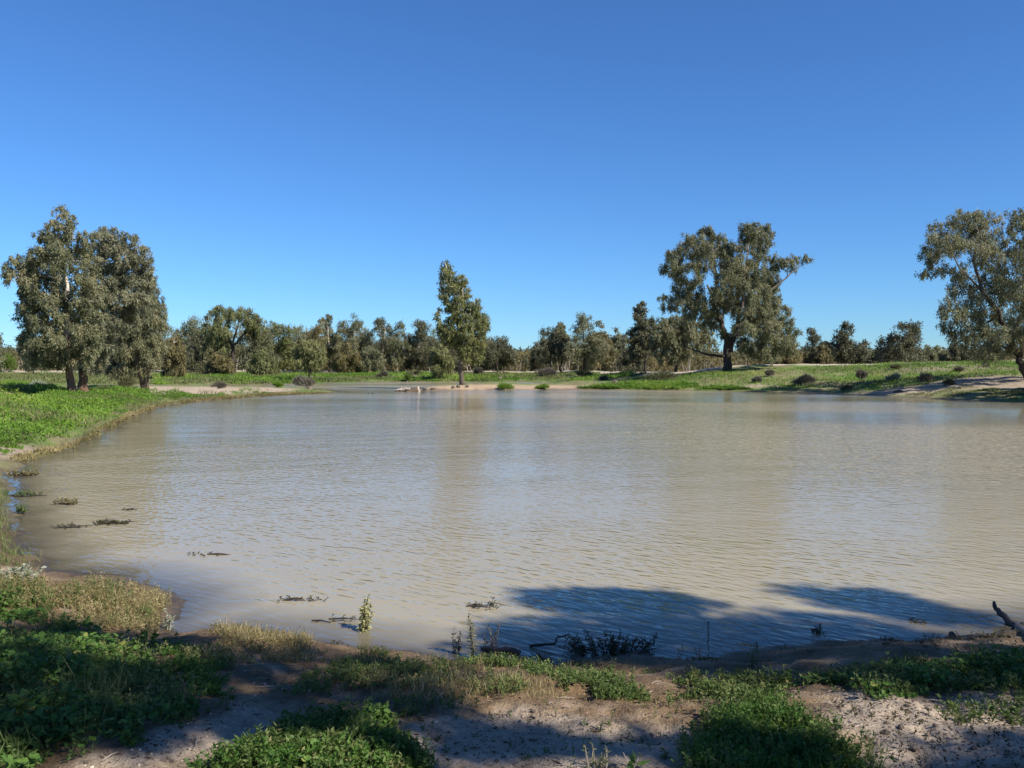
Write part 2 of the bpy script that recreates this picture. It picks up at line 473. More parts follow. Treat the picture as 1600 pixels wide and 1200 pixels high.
def make_ground():
    ang = np.concatenate([np.radians(np.arange(-180, -46, 3.0)), np.radians(np.arange(-46, 46.01, .23)), np.radians(np.arange(48, 180, 3.0))])
    r = [0.4]
    while r[-1] < 5000:
        q = r[-1]
        r.append(q + max(.035 if q > 3 else .2, (.0045 if q < 14 else .016 if q < 230 else .12) * q))
    r = np.array(r)
    A, Rr = np.meshgrid(ang, r)
    x, y = Rr * np.sin(A), Rr * np.cos(A)
    sh = x.shape
    xf, yf = x.ravel(), y.ravel()
    z = height(xf, yf)
    sd = poly_sdf(xf, yf, SHORE)
    z = np.where(Rr.ravel() > 330, np.where(sd > 0, 1.0, z), z)
    # --- albedo of the ground
    ypos = np.maximum(yf, .6)
    px = CX + F * xf / ypos
    py = HY + F * (H - z) / ypos
    n1 = fbm(xf * 1.3, yf * 1.3, 41, 4)
    n2 = fbm(xf * .3, yf * .3, 57, 4)
    n3 = fbm(xf * 6, yf * 6, 71, 4)
    sand = np.array([.335, .275, .212]); fsand = np.array([.37, .30, .228]); dirt = np.array([.150, .102, .058]); mud = np.array([.108, .080, .047])
    green = np.array([.105, .165, .035]); olive = np.array([.165, .16, .075]); dry = np.array([.26, .215, .13])
    def lerp(a, b, t):
        return a * (1 - t[:, None]) + b * t[:, None]
    near = yf < 13
    c = np.where(near[:, None], dirt, lerp(green, olive, sstep(.40, .62, n2)))
    c = lerp(c, dry, np.where(near, 0, .6 * sstep(.56, .72, n1)))
    # foreground bare sand
    behind = yf < 2.2
    m = np.zeros(len(xf))
    for P in SAND_FG:
        m = np.maximum(m, zone(px, py, P, 16, (n1 - .5) * 70 + (n3 - .5) * 40))
    m = np.where(behind, sstep(.42, .55, n1), m) * near
    c = lerp(c, sand, m)
    c = lerp(c, sand * .92, near * (1 - m) * .35 * sstep(.5, .72, n3))
    # left bank greener, spit and isthmus sandy
    far = (yf > 55) & ~near
    spit = zone(px, py, [(150, 606), (190, 603.5), (330, 604.5), (420, 605.5), (470, 608), (440, 612.5), (350, 615.5), (250, 617), (190, 615)], 1.4, (n2 - .5) * 4) * far
    c = lerp(c, fsand, spit)
    isl = zone(px, py, [(636, 612), (650, 605), (690, 603), (720, 601), (800, 601), (900, 602), (985, 601), (975, 606), (900, 609.6), (800, 611), (720, 612)], 1.2, (n2 - .5) * 2) * (yf > 75) * (yf < 125)
    c = lerp(c, fsand * np.array([1.0, .93, .85]), isl)
    for P, s in (([(1380, 602), (1440, 596), (1500, 590), (1600, 584), (1700, 583), (1700, 616), (1600, 612), (1540, 606), (1480, 608), (1440, 617), (1385, 616)], 3),
                 ([(1385, 579), (1440, 574), (1480, 571), (1540, 569), (1540, 572), (1470, 577), (1400, 581)], 2),
                 ([(1120, 605), (1170, 600), (1230, 601), (1180, 606)], 1.5), ([(1270, 599), (1320, 597), (1330, 602), (1270, 604)], 1.5),
                 ([(1320, 613), (1420, 608), (1470, 611), (1440, 619), (1340, 616)], 2)):
        c = lerp(c, fsand * .92, .85 * zone(px, py, P, s, (n1 - .5) * 7) * (yf > 45) * (yf < 125))
    # left near sandy beach
    c = lerp(c, sand * .85, zone(px, py, [(-60, 700), (30, 695), (70, 700), (40, 712), (-60, 722)], 5, (n1 - .5) * 12) * (yf > 12) * (yf < 40))
    # pale wheel track on the levee
    td = track_dist(xf, yf)
    c = lerp(c, np.array([.46, .39, .32]), (1 - sstep(1.5, 3.0, td + (n2 - .5) * 2)) * (sd > 2))
    # far wood floor
    c = lerp(c, np.array([.16, .13, .09]), sstep(3.2, 6, td) * (yf > 95) * ((yf - np.interp(xf, TRACK[:, 0], TRACK[:, 1])) > 0))
    # wet margin
    wet = (1 - sstep(.02, np.where(near, .20, .09), z + (n1 - .5) * .12)) * (sd > -3)
    c = lerp(c, mud, wet * np.where(near, .9, .75))
    c = lerp(c, mud * .6, near * (1 - sstep(.0, .06, z + (n3 - .5) * .05)) * (sd > -2))
    c = c * (.80 + .4 * n3)[:, None]
    wetness = (1 - sstep(.0, .09, z + (n1 - .5) * .05))
    nr, na = sh
    i, j = np.meshgrid(np.arange(nr - 1), np.arange(na), indexing='ij')
    i, j = i.ravel(), j.ravel()
    j2 = (j + 1) % na
    Q = np.stack([i * na + j, (i + 1) * na + j, (i + 1) * na + j2, i * na + j2], 1)[:, ::-1]
    V = np.stack([xf, yf, z], 1)
    ctr = np.array([[0, 0, hz(0, .01)]])
    T = np.stack([np.full(na, len(V)), np.arange(na), (np.arange(na) + 1) % na], 1)[:, ::-1]
    m_, t = new_mat('bank_earth')
    a = N(t, 'ShaderNodeAttribute'); a.attribute_name = 'albedo'
    w = N(t, 'ShaderNodeAttribute'); w.attribute_name = 'wetness'
    g = t.nodes.new('ShaderNodeNewGeometry')
    nz = N(t, 'ShaderNodeTexNoise', Scale=26.0, Detail=8.0, Roughness=.7)
    nz2 = N(t, 'ShaderNodeTexNoise', Scale=2.2, Detail=6.0, Roughness=.6)
    vo = N(t, 'ShaderNodeTexVoronoi', Scale=70.0)
    for q in (nz, nz2, vo):
        t.links.new(g.outputs['Position'], q.inputs['Vector'])
    rp = t.nodes.new('ShaderNodeValToRGB')
    rp.color_ramp.elements[0].position, rp.color_ramp.elements[0].color = .3, (.62, .60, .58, 1)
    rp.color_ramp.elements[1].position, rp.color_ramp.elements[1].color = .68, (1.22, 1.2, 1.18, 1)
    t.links.new(nz.outputs['Fac'], rp.inputs[0])
    mu = t.nodes.new('ShaderNodeMix'); mu.data_type = 'RGBA'; mu.blend_type = 'MULTIPLY'; mu.inputs['Factor'].default_value = 1
    t.links.new(a.outputs['Color'], mu.inputs['A']); t.links.new(rp.outputs[0], mu.inputs['B'])
    p = N(t, 'ShaderNodeBsdfPrincipled')
    t.links.new(mu.outputs['Result'], p.inputs['Base Color'])
    mr = N(t, 'ShaderNodeMapRange'); mr.inputs['To Min'].default_value, mr.inputs['To Max'].default_value = .95, .42
    t.links.new(w.outputs['Fac'], mr.inputs['Value']); t.links.new(mr.outputs[0], p.inputs['Roughness'])
    p.inputs['Specular IOR Level'].default_value = .25
    ad = N(t, 'ShaderNodeMath'); ad.operation = 'ADD'
    mm = N(t, 'ShaderNodeMath'); mm.operation = 'MULTIPLY'; mm.inputs[1].default_value = -.35
    t.links.new(vo.outputs['Distance'], mm.inputs[0]); t.links.new(nz.outputs['Fac'], ad.inputs[0]); t.links.new(mm.outputs[0], ad.inputs[1])
    b = N(t, 'ShaderNodeBump', Strength=.8, Distance=.02)
    t.links.new(ad.outputs[0], b.inputs['Height'])
    b2 = N(t, 'ShaderNodeBump', Strength=.5, Distance=.12)
    t.links.new(nz2.outputs['Fac'], b2.inputs['Height']); t.links.new(b.outputs[0], b2.inputs['Normal'])
    t.links.new(b2.outputs[0], p.inputs['Normal'])
    o_ = N(t, 'ShaderNodeOutputMaterial'); t.links.new(p.outputs[0], o_.inputs[0])
    o = build('ground', np.concatenate([V, ctr]), [Q, T], m_, smooth=True)
    me = o.data
    ca = me.color_attributes.new('albedo', 'FLOAT_COLOR', 'POINT')
    cc = np.ones((len(V) + 1, 4), np.float32); cc[:-1, :3] = c; cc[-1, :3] = dirt
    ca.data.foreach_set('color', cc.ravel())
    wa = me.attributes.new('wetness', 'FLOAT', 'POINT')
    wa.data.foreach_set('value', np.append(wetness, 0).astype(np.float32))
    tag(o, 'uneven earth banks of pale sand, brown mud and green growth around the pond', 'ground', kind='structure')

    # --- water: same rings, level surface, kept wherever the bed lies below it
    bed = z.reshape(sh)
    keepv = (bed < .05) & (sd.reshape(sh) < 1.5)
    kf = keepv[:-1][:, np.arange(na)] | keepv[1:] | np.roll(keepv, -1, 1)[:-1] | np.roll(keepv, -1, 1)[1:]
    Qw = Q.reshape(nr - 1, na, 4)[kf]
    used, inv = np.unique(Qw, return_inverse=True)
    Vw = np.stack([xf[used], yf[used], np.zeros(len(used))], 1)
    depth = np.maximum(-z[used], 0)
    m_, t = new_mat('muddy_water')
    da = N(t, 'ShaderNodeAttribute'); da.attribute_name = 'depth'
    ca_ = N(t, 'ShaderNodeAttribute'); ca_.attribute_name = 'calm'
    g = t.nodes.new('ShaderNodeNewGeometry')
    def ripple(ang, along, across, detail, rough, dist=0.0):
        """wind ripples: crests at ang degrees, features along x across metres"""
        mp = N(t, 'ShaderNodeMapping'); mp.vector_type = 'TEXTURE'
        mp.inputs['Rotation'].default_value = (0, 0, math.radians(ang)); mp.inputs['Scale'].default_value = (along, across, 1)
        n = N(t, 'ShaderNodeTexNoise', Scale=1.0, Detail=detail, Roughness=rough, Distortion=dist)
        t.links.new(g.outputs['Position'], mp.inputs[0]); t.links.new(mp.outputs[0], n.inputs['Vector'])
        return n.outputs['Fac']
    def wsum(terms):
        acc = None
        for s, k in terms:
            q = N(t, 'ShaderNodeMath'); q.operation = 'MULTIPLY'; q.inputs[1].default_value = k
            t.links.new(s, q.inputs[0])
            if acc is None: acc = q.outputs[0]
            else:
                ad = N(t, 'ShaderNodeMath'); ad.operation = 'ADD'
                t.links.new(acc, ad.inputs[0]); t.links.new(q.outputs[0], ad.inputs[1]); acc = ad.outputs[0]
        return acc
    hsum = wsum([(ripple(-38, .26, .080, 1.0, .4, .25), .021), (ripple(-58, .20, .08, 1.0, .4, .2), .014), (ripple(-20, .50, .17, 1.0, .4, .2), .018), (ripple(20, 2.4, 1.3, 1.0, .4), .04)])
    # calm lanes damp the ripples
    cm = N(t, 'ShaderNodeMath'); cm.operation = 'MULTIPLY'
    t.links.new(hsum, cm.inputs[0]); t.links.new(ca_.outputs['Fac'], cm.inputs[1])
    b = N(t, 'ShaderNodeBump', Strength=1.0, Distance=1.0)
    t.links.new(cm.outputs[0], b.inputs['Height'])
    # suspended clay: opaque below a hand's depth, the bed shows through at the very edge
    mudc = N(t, 'ShaderNodeBsdfDiffuse'); mudc.inputs['Color'].default_value = (.305, .268, .184, 1)
    tr = N(t, 'ShaderNodeBsdfTransparent'); tr.inputs['Color'].default_value = (.78, .70, .55, 1)
    mr = N(t, 'ShaderNodeMapRange'); mr.inputs['From Max'].default_value = .08; mr.inputs['To Min'].default_value = .25; mr.inputs['To Max'].default_value = 1
    t.links.new(da.outputs['Fac'], mr.inputs['Value'])
    mx = N(t, 'ShaderNodeMixShader')
    t.links.new(mr.outputs[0], mx.inputs[0]); t.links.new(tr.outputs[0], mx.inputs[1]); t.links.new(mudc.outputs[0], mx.inputs[2])
    gl = N(t, 'ShaderNodeBsdfGlossy', Roughness=.06)
    t.links.new(b.outputs[0], gl.inputs['Normal'])
    fr = N(t, 'ShaderNodeFresnel', IOR=1.333)
    t.links.new(b.outputs[0], fr.inputs['Normal'])
    mf = N(t, 'ShaderNodeMixShader')
    t.links.new(fr.outputs[0], mf.inputs[0]); t.links.new(mx.outputs[0], mf.inputs[1]); t.links.new(gl.outputs[0], mf.inputs[2])
    o_ = N(t, 'ShaderNodeOutputMaterial'); t.links.new(mf.outputs[0], o_.inputs[0])
    wtr = build('water', Vw, [inv.reshape(-1, 4)], m_, smooth=True)
    x_, y_ = Vw[:, 0], Vw[:, 1]
    pxw, pyw = CX + F * x_ / y_, HY + F * H / y_
    lane = fbm(x_ * .06, y_ * .10, 91, 4)
    calm = .35 + 1.25 * sstep(.25, .8, lane)
    calm *= 1 - .86 * zone(pxw, pyw, [(950, 600), (1050, 611), (1250, 618), (1450, 634), (1700, 664), (1700, 600)], 6, (lane - .5) * 16)
    calm *= 1 - .55 * zone(pxw, pyw, [(-100, 700), (60, 720), (110, 800), (90, 860), (160, 880), (-100, 900)], 30)
    calm *= 1 + .9 * sstep(86, 96, y_)
    shore = np.clip(-sd[used], 0, 5)
    calm *= .45 + .55 * sstep(.2, 1.6, shore)
    calm *= .58 + .42 * sstep(8, 26, y_)
    for nm, vals in (('depth', depth), ('calm', calm)):
        at_ = wtr.data.attributes.new(nm, 'FLOAT', 'POINT')
        at_.data.foreach_set('value', vals.astype(np.float32))
    tag(wtr, 'muddy tan pond water with small wind ripples', 'water', kind='structure')

make_ground()

# ------------------------------------------------------------------ trees
def crown_leaves(G, R, centres, radii, nleaf, leafL, leafW, droop=.7, spread=.55, squash=.8, varbase=None):
    w = radii ** 2
    cnt = np.maximum(8, (w / w.sum() * nleaf)).astype(int)
    idx = np.repeat(np.arange(len(centres)), cnt)
    n = len(idx)
    d = unit(R.normal(size=(n, 3)))
    # every clump is itself made of small sprays
    ns = 13
    spray = unit(R.normal(size=(len(centres), ns, 3))) * R.uniform(.35, 1.0, (len(centres), ns, 1))
    pick = R.integers(0, ns, n)
    P = spray[idx, pick] + d * (R.uniform(0, 1, n) ** .6)[:, None] * np.array([.30, .30, .34])
    P[:, 2] = P[:, 2] * squash - droop * R.uniform(0, 1, n) ** 1.3 * .55 + .2 * droop
    P = centres[idx] + P * radii[idx][:, None]
    P[:, 2] -= np.abs(R.normal(size=n)) ** 1.5 * radii[idx] * .15 * droop
    D = R.normal(size=(n, 3)) * spread
    D[:, 2] -= droop
    D = unit(D)
    out = unit(P - centres[idx] + np.array([0, 0, .35]) * radii[idx][:, None])
    V, Q = leaf_geo(P, D, leafL * R.uniform(.6, 1.3, n), leafW * R.uniform(.6, 1.3, n), R, out)
    base = R.uniform(.25, .75, len(centres)) if varbase is None else varbase
    sp = R.uniform(-.18, .18, (len(centres), ns))
    var = np.clip(base[idx] + sp[idx, pick] + R.normal(size=n) * .13, 0, 1)
    G.add(V, [Q], var)

def grow_limbs(G, R, trunk, trad, centres, radii, twig=.012, sides=5):
    """join every clump to the nearest part of the tree below it"""
    nodes = [np.array(p) for p in trunk]
    nrad = list(trad)
    order = np.argsort([np.min(np.linalg.norm(np.array(trunk) - c, axis=1)) for c in centres])
    lo = trunk[0][2] + .22 * (trunk[-1][2] - trunk[0][2])
    for k in order:
        c = centres[k]
        NN = np.array(nodes)
        dv = np.linalg.norm(NN - c, axis=1) + .9 * np.maximum(0, NN[:, 2] - c[2] + .1) + 5 * (NN[:, 2] < lo)
        j = int(np.argmin(dv))
        a = NN[j]
        ln = np.linalg.norm(c - a)
        if ln < .15: continue
        mid = (a + c) / 2 + np.array([R.normal() * .07, R.normal() * .07, .10 + R.uniform(0, .08)]) * ln
        ts = np.linspace(0, 1, 6)[:, None]
        path = (1 - ts) ** 2 * a + 2 * ts * (1 - ts) * mid + ts ** 2 * c
        path[1:-1] += R.normal(size=(4, 3)) * .025 * ln
        r0 = min(nrad[j] * .72, .028 + .021 * ln)
        rr = np.linspace(r0, max(twig, r0 * .35), 6)
        G.tube(path, rr, sides, cap=False)
        for p, q in zip(path[2:], rr[2:]):
            nodes.append(p); nrad.append(q)
        # a few fine twigs
        for _ in range(2):
            e = c + unit(R.normal(size=3)) * radii[k] * .8
            G.tube(np.array([c, (c + e) / 2 + R.normal(size=3) * .05, e]), np.array([twig, twig * .8, twig * .5]), 3, cap=False)

def fill_outline(R, poly, holes, n, inset):
    poly = np.array(poly, float)
    lo, hi = poly.min(0), poly.max(0)
    pts = []
    C = R.uniform(lo, hi, (n * 60, 2))
    s = poly_sdf(C[:, 0], C[:, 1], poly)
    while (s < -inset * .55).sum() < 4 * n and inset > .05:
        inset *= .6
    C = C[s < -inset * .55]
    for hx, hy_, hr in holes:
        C = C[np.hypot(C[:, 0] - hx, C[:, 1] - hy_) > hr + inset * .5]
    pts = [C[0]]
    dmin = np.hypot(*(C - C[0]).T)
    for _ in range(n - 1):
        k = int(np.argmax(dmin * R.uniform(.55, 1, len(C))))
        pts.append(C[k])
        dmin = np.minimum(dmin, np.hypot(*(C - C[k]).T))
    return np.array(pts)

def outline_tree(name, label, base, outline, holes, nclump, rpx, nleaf, leaf, bark, trunks, group=None, thick=.85, leafL=.3, leafW=.085,
                 droop=.75, seed=1, cat='tree', extra=None, sides=8, spread=.55):
    """base: (x,y,z) foot; outline, holes and trunk lines in photograph pixels at the distance of the foot"""
    R = rng(seed)
    d = base[1]
    root = empty(name, base, label, cat, group)
    P2 = fill_outline(R, outline, holes, nclump, rpx)
    pl = np.array(outline, float)
    s = -poly_sdf(P2[:, 0], P2[:, 1], pl)
    xc = pl[:, 0].mean()
    # half depth of the crown from its width at that height
    half = np.array([max(rpx, .5 * (pl[np.abs(pl[:, 1] - y) < 40][:, 0].ptp() if (np.abs(pl[:, 1] - y) < 40).sum() > 1 and hasattr(np.ndarray, 'ptp') else (pl[:, 0].max() - pl[:, 0].min()))) for x, y in P2])
    u = R.uniform(-1, 1, len(P2))
    u = np.sign(u) * np.abs(u) ** .6
    edge = np.clip(s / (half * .8), 0, 1)
    off = u * half * thick * np.sqrt(np.clip(1 - (1 - edge) ** 2, .05, 1)) / F * d
    dd = d + off
    centres = np.stack([(P2[:, 0] - CX) / F * dd, dd, H - (P2[:, 1] - HY) / F * dd], 1)
    radii = np.minimum(rpx * R.uniform(.75, 1.25, len(P2)), np.maximum(s * 1.15, rpx * .55)) / F * d
    G = Geo()
    crown_leaves(G, R, centres, radii, nleaf, leafL, leafW, droop, spread)
    crown = G.make('crown', M[leaf], root)
    T = Geo()
    first = True
    alln, allr = [], []
    for pts, r0, r1 in trunks:
        p = np.array([at(x, y, d + (q[0] if q else 0)) for x, y, *q in pts])
        if first:
            p[0] = np.array(base) - np.array([0, 0, .25])
            first = False
        # densify
        m = np.linspace(0, len(p) - 1, 4 * (len(p) - 1) + 1)
        pp = np.stack([np.interp(m, np.arange(len(p)), p[:, k]) for k in range(3)], 1)
        pp[1:-1] += R.normal(size=(len(pp) - 2, 3)) * .18 * r0
        rr = np.linspace(r0, r1, len(pp))
        if pts[0][1] > pts[-1][1] + 60 or r0 > .1:
            rr[0] *= 1.35; rr[1] *= 1.08
        T.tube(pp, rr, sides)
        alln += list(pp); allr += list(rr)
    order = np.argsort([p[2] for p in alln])
    grow_limbs(T, R, [alln[k] for k in order], [allr[k] for k in order], centres, radii)
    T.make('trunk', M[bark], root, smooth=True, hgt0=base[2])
    return root

def cv(pts, x0, y0, s):
    return [(x0 + x / s, y0 + y / s) for x, y in pts]

gx = lambda px, py: tuple(ground_at(px, py))

# left group on the near left bank
A_OUT = cv([(330, 55), (385, 75), (410, 120), (425, 180), (490, 220), (530, 300), (555, 420), (575, 560), (600, 700), (590, 800), (555, 900), (480, 985), (420, 985), (370, 960),
            (300, 990), (230, 970), (150, 1000), (105, 930), (90, 820), (45, 690), (95, 600), (90, 540), (15, 480), (3, 395), (60, 330), (155, 310), (165, 230), (240, 190), (275, 110)], 0, 300, 3.528)
outline_tree('gum_tree', 'tall olive gum tree leaning left with red-brown trunk, front of the left bank', gx(116, 622), A_OUT,
             [(22, 470, 7), (28, 500, 6), (110, 432, 6), (60, 520, 5)], 120, 15.5, 64000, 'gum', 'bark_red',
             [([(116, 622), (106, 575), (105, 520), (108, 470), (100, 420), (97, 385)], .24, .025), ([(105, 545), (93, 500), (80, 455)], .09, .03)],
             'gum trees on the left bank', seed=3, leafL=.20, leafW=.058)
B_OUT = cv([(470, 230), (530, 185), (580, 160), (640, 185), (680, 200), (720, 225), (750, 215), (800, 270), (835, 340), (860, 400), (865, 500), (850, 640), (760, 760), (660, 800), (620, 900), (560, 1000),
            (470, 1010), (430, 900), (440, 700), (460, 450)], 0, 300, 3.528)
outline_tree('gum_tree', 'grey-green gum tree with thick forked dark trunk, behind the leaning gum on the left', gx(131, 616), B_OUT,
             [(205, 447, 5)], 100, 15, 47000, 'gum_blue', 'bark_red',
             [([(131, 616), (128, 585), (136, 540), (138, 490), (148, 440), (155, 415)], .30, .03), ([(128, 585), (124, 540), (122, 500)], .14, .05), ([(136, 545), (155, 528), (180, 515)], .09, .03)],
             'gum trees on the left bank', seed=5, leafL=.21, leafW=.06)
C_OUT = cv([(740, 520), (810, 440), (870, 480), (905, 580), (930, 680), (930, 740), (915, 860), (870, 960), (800, 1000), (700, 1030), (620, 1040), (570, 1020), (590, 900), (620, 760), (680, 640)], 0, 300, 3.528)
outline_tree('gum_tree', 'drooping gum tree on several thin stems at the right end of the left group', gx(224, 609), C_OUT,
             [(250, 520, 4)], 60, 14, 34000, 'gum', 'bark_grey',
             [([(224, 609), (219, 588), (214, 560), (205, 520), (215, 470)], .15, .04), ([(226, 610), (226, 580), (232, 540)], .11, .03), ([(231, 609), (231, 585), (240, 545)], .11, .03)],
             'gum trees on the left bank', seed=7, leafL=.26, leafW=.07, droop=1.1)
outline_tree('gum_tree', 'ochre weeping gum tree with leaves to the ground beside the left group', gx(268, 592),
             [(262, 525), (275, 518), (286, 530), (292, 560), (290, 585), (270, 588), (252, 585), (250, 550)],
             [], 30, 9, 8000, 'gum_rust', 'bark_grey', [([(268, 592), (269, 560), (272, 530)], .15, .04)], 'gum trees on the left bank', seed=8, leafL=.4, leafW=.1, droop=1.3)

# island tree
I_OUT = cv([(612, 95), (655, 60), (700, 95), (717, 130), (735, 185), (775, 148), (820, 195), (832, 270), (852, 320), (845, 395), (870, 350), (888, 328), (928, 370), (942, 450), (985, 490), (1005, 575), (960, 640), (955, 720),
            (945, 820), (895, 880), (860, 850), (820, 840), (790, 860), (750, 830), (722, 745), (680, 720), (630, 715), (590, 660), (575, 560), (556, 485), (600, 425), (588, 340), (605, 290), (585, 235), (608, 170)], 560, 390, 4.8)
outline_tree('gum_tree', 'slender upright gum tree with sparse crown alone on the sandy islet', gx(723, 601), I_OUT,
             [(694, 494, 7), (704, 462, 4), (722, 523, 3), (738, 468, 4), (690, 475, 4)], 135, 8.5, 19000, 'gum_green', 'bark_grey',
             [([(723, 601), (719, 572), (717, 530), (714, 480), (706, 440), (696, 412)], .27, .05), ([(718, 550), (730, 500), (742, 470)], .10, .03), ([(717, 520), (725, 480), (722, 440)], .10, .03)],
             seed=11, leafL=.34, leafW=.095, thick=.8)

# big spreading tree on the right bank
BG_OUT = cv([(640, 72), (690, 88), (740, 70), (790, 90), (862, 108), (872, 170), (892, 205), (850, 255), (895, 300), (955, 285), (1035, 262), (1092, 300), (1070, 345), (1010, 365), (950, 425), (905, 465),
             (915, 560), (972, 590), (975, 650), (1020, 720), (1008, 800), (1005, 890), (930, 880), (880, 930), (820, 925), (740, 900), (680, 880), (640, 840), (560, 800), (520, 760), (440, 700),
             (360, 680), (300, 640), (215, 640), (178, 590), (172, 540), (215, 490), (262, 450), (160, 405), (145, 385), (170, 340), (215, 325), (208, 262), (285, 228), (330, 150), (400, 150), (440, 105), (490, 92), (545, 150), (600, 185), (645, 175), (618, 130)], 980, 320, 3.75)
outline_tree('box_tree', 'huge spreading tree with broad dark crown and thick trunk on the right bank', gx(1136, 580), BG_OUT,
             [(1104, 452, 11), (1108, 436, 7), (1122, 408, 4), (1047, 441, 10), (1226, 432, 6), (1166, 400, 4), (1137, 500, 10), (1200, 412, 5), (1080, 428, 5)], 185, 14.5, 112000, 'gum', 'bark_box',
             [([(1136, 580), (1137, 555), (1135, 530), (1128, 505), (1118, 480), (1105, 445)], .50, .10), ([(1140, 550), (1150, 515), (1160, 480), (1165, 430), (1170, 380)], .30, .06),
              ([(1150, 515), (1180, 472), (1215, 445), (1243, 422), (1256, 411)], .17, .02), ([(1133, 556), (1110, 555), (1085, 548), (1068, 540)], .18, .05),
              ([(1128, 505), (1100, 480), (1070, 460)], .18, .05), ([(1118, 480), (1120, 430), (1110, 380)], .16, .05)],
             seed=13, leafL=.30, leafW=.085)
outline_tree('gum_tree', 'tall thin gum tree with a small dark tuft on top, left of the spreading tree', gx(1008, 581), cv([(60, 552), (98, 545), (132, 595), (110, 640), (185, 655), (195, 750), (150, 880), (110, 930), (60, 935), (0, 900), (-5, 720), (45, 690), (20, 630)], 980, 320, 3.75),
             [], 40, 9, 14000, 'gum_dark', 'bark_black', [([(1008, 581), (1009, 550), (1003, 510), (1000, 475)], .2, .05)], seed=15, leafL=.38, leafW=.11)
outline_tree('gum_tree', 'low yellowish weeping gum tree under the left side of the spreading tree', gx(1056, 581), cv([(150, 665), (250, 640), (340, 632), (430, 678), (500, 715), (532, 800), (490, 850), (400, 850), (350, 900), (250, 945), (160, 920), (125, 800)], 980, 320, 3.75),
             [(1040, 560, 4)], 64, 10.5, 22000, 'gum', 'bark_black', [([(1056, 581), (1058, 555), (1052, 525)], .22, .06), ([(1058, 555), (1078, 530), (1095, 520)], .1, .04)], seed=17, leafL=.40, leafW=.11, droop=1.1)

# right edge tree
R_OUT = cv([(870, 170), (950, 100), (1000, 128), (1060, 68), (1130, 88), (1200, 68), (1262, 100), (1292, 150), (1340, 60), (1400, 78), (1470, 60), (1600, 100), (1700, 250), (1760, 500), (1710, 800), (1600, 930), (1480, 900), (1400, 860), (1360, 900),
            (1300, 940), (1260, 925), (1200, 975), (1140, 978), (1112, 900), (1060, 860), (990, 840), (950, 780), (925, 680), (940, 605), (985, 545), (985, 480), (930, 478), (875, 470), (830, 510), (785, 470), (800, 440), (845, 395), (800, 350), (850, 310), (848, 250)], 1200, 300, 3.53)
rb = gx(1612, 592)
outline_tree('gum_tree', 'large loose gum tree leaning over the right bank at the edge of the photo', rb, R_OUT,
             [(1486, 408, 9), (1509, 396, 8), (1520, 436, 9), (1517, 416, 6), (1568, 357, 5), (1579, 476, 9), (1480, 440, 6), (1545, 470, 4)], 155, 19, 88000, 'gum', 'bark_box',
             [([(1612, 592), (1596, 575), (1592, 556), (1565, 500), (1535, 455), (1522, 415), (1525, 370)], .33, .06), ([(1592, 556), (1610, 500), (1620, 430), (1610, 370)], .22, .05),
              ([(1535, 455), (1500, 420), (1480, 380)], .09, .03), ([(1560, 492), (1520, 520), (1490, 540)], .09, .03)],
             seed=19, leafL=.24, leafW=.07)

outline_tree('gum_tree', 'gum tree on the right bank just outside the photo, shading the sandy slope', ((1725 - CX) / F * 57, 57, hz((1725 - CX) / F * 57, 57)),
             [(1632, 530), (1645, 480), (1690, 445), (1760, 440), (1810, 500), (1800, 570), (1740, 594), (1670, 592), (1636, 570)], [], 46, 18, 20000, 'gum', 'bark_box',
             [([(1725, 600), (1722, 560), (1716, 520), (1712, 480)], .3, .06)], seed=20, leafL=.36, leafW=.12)

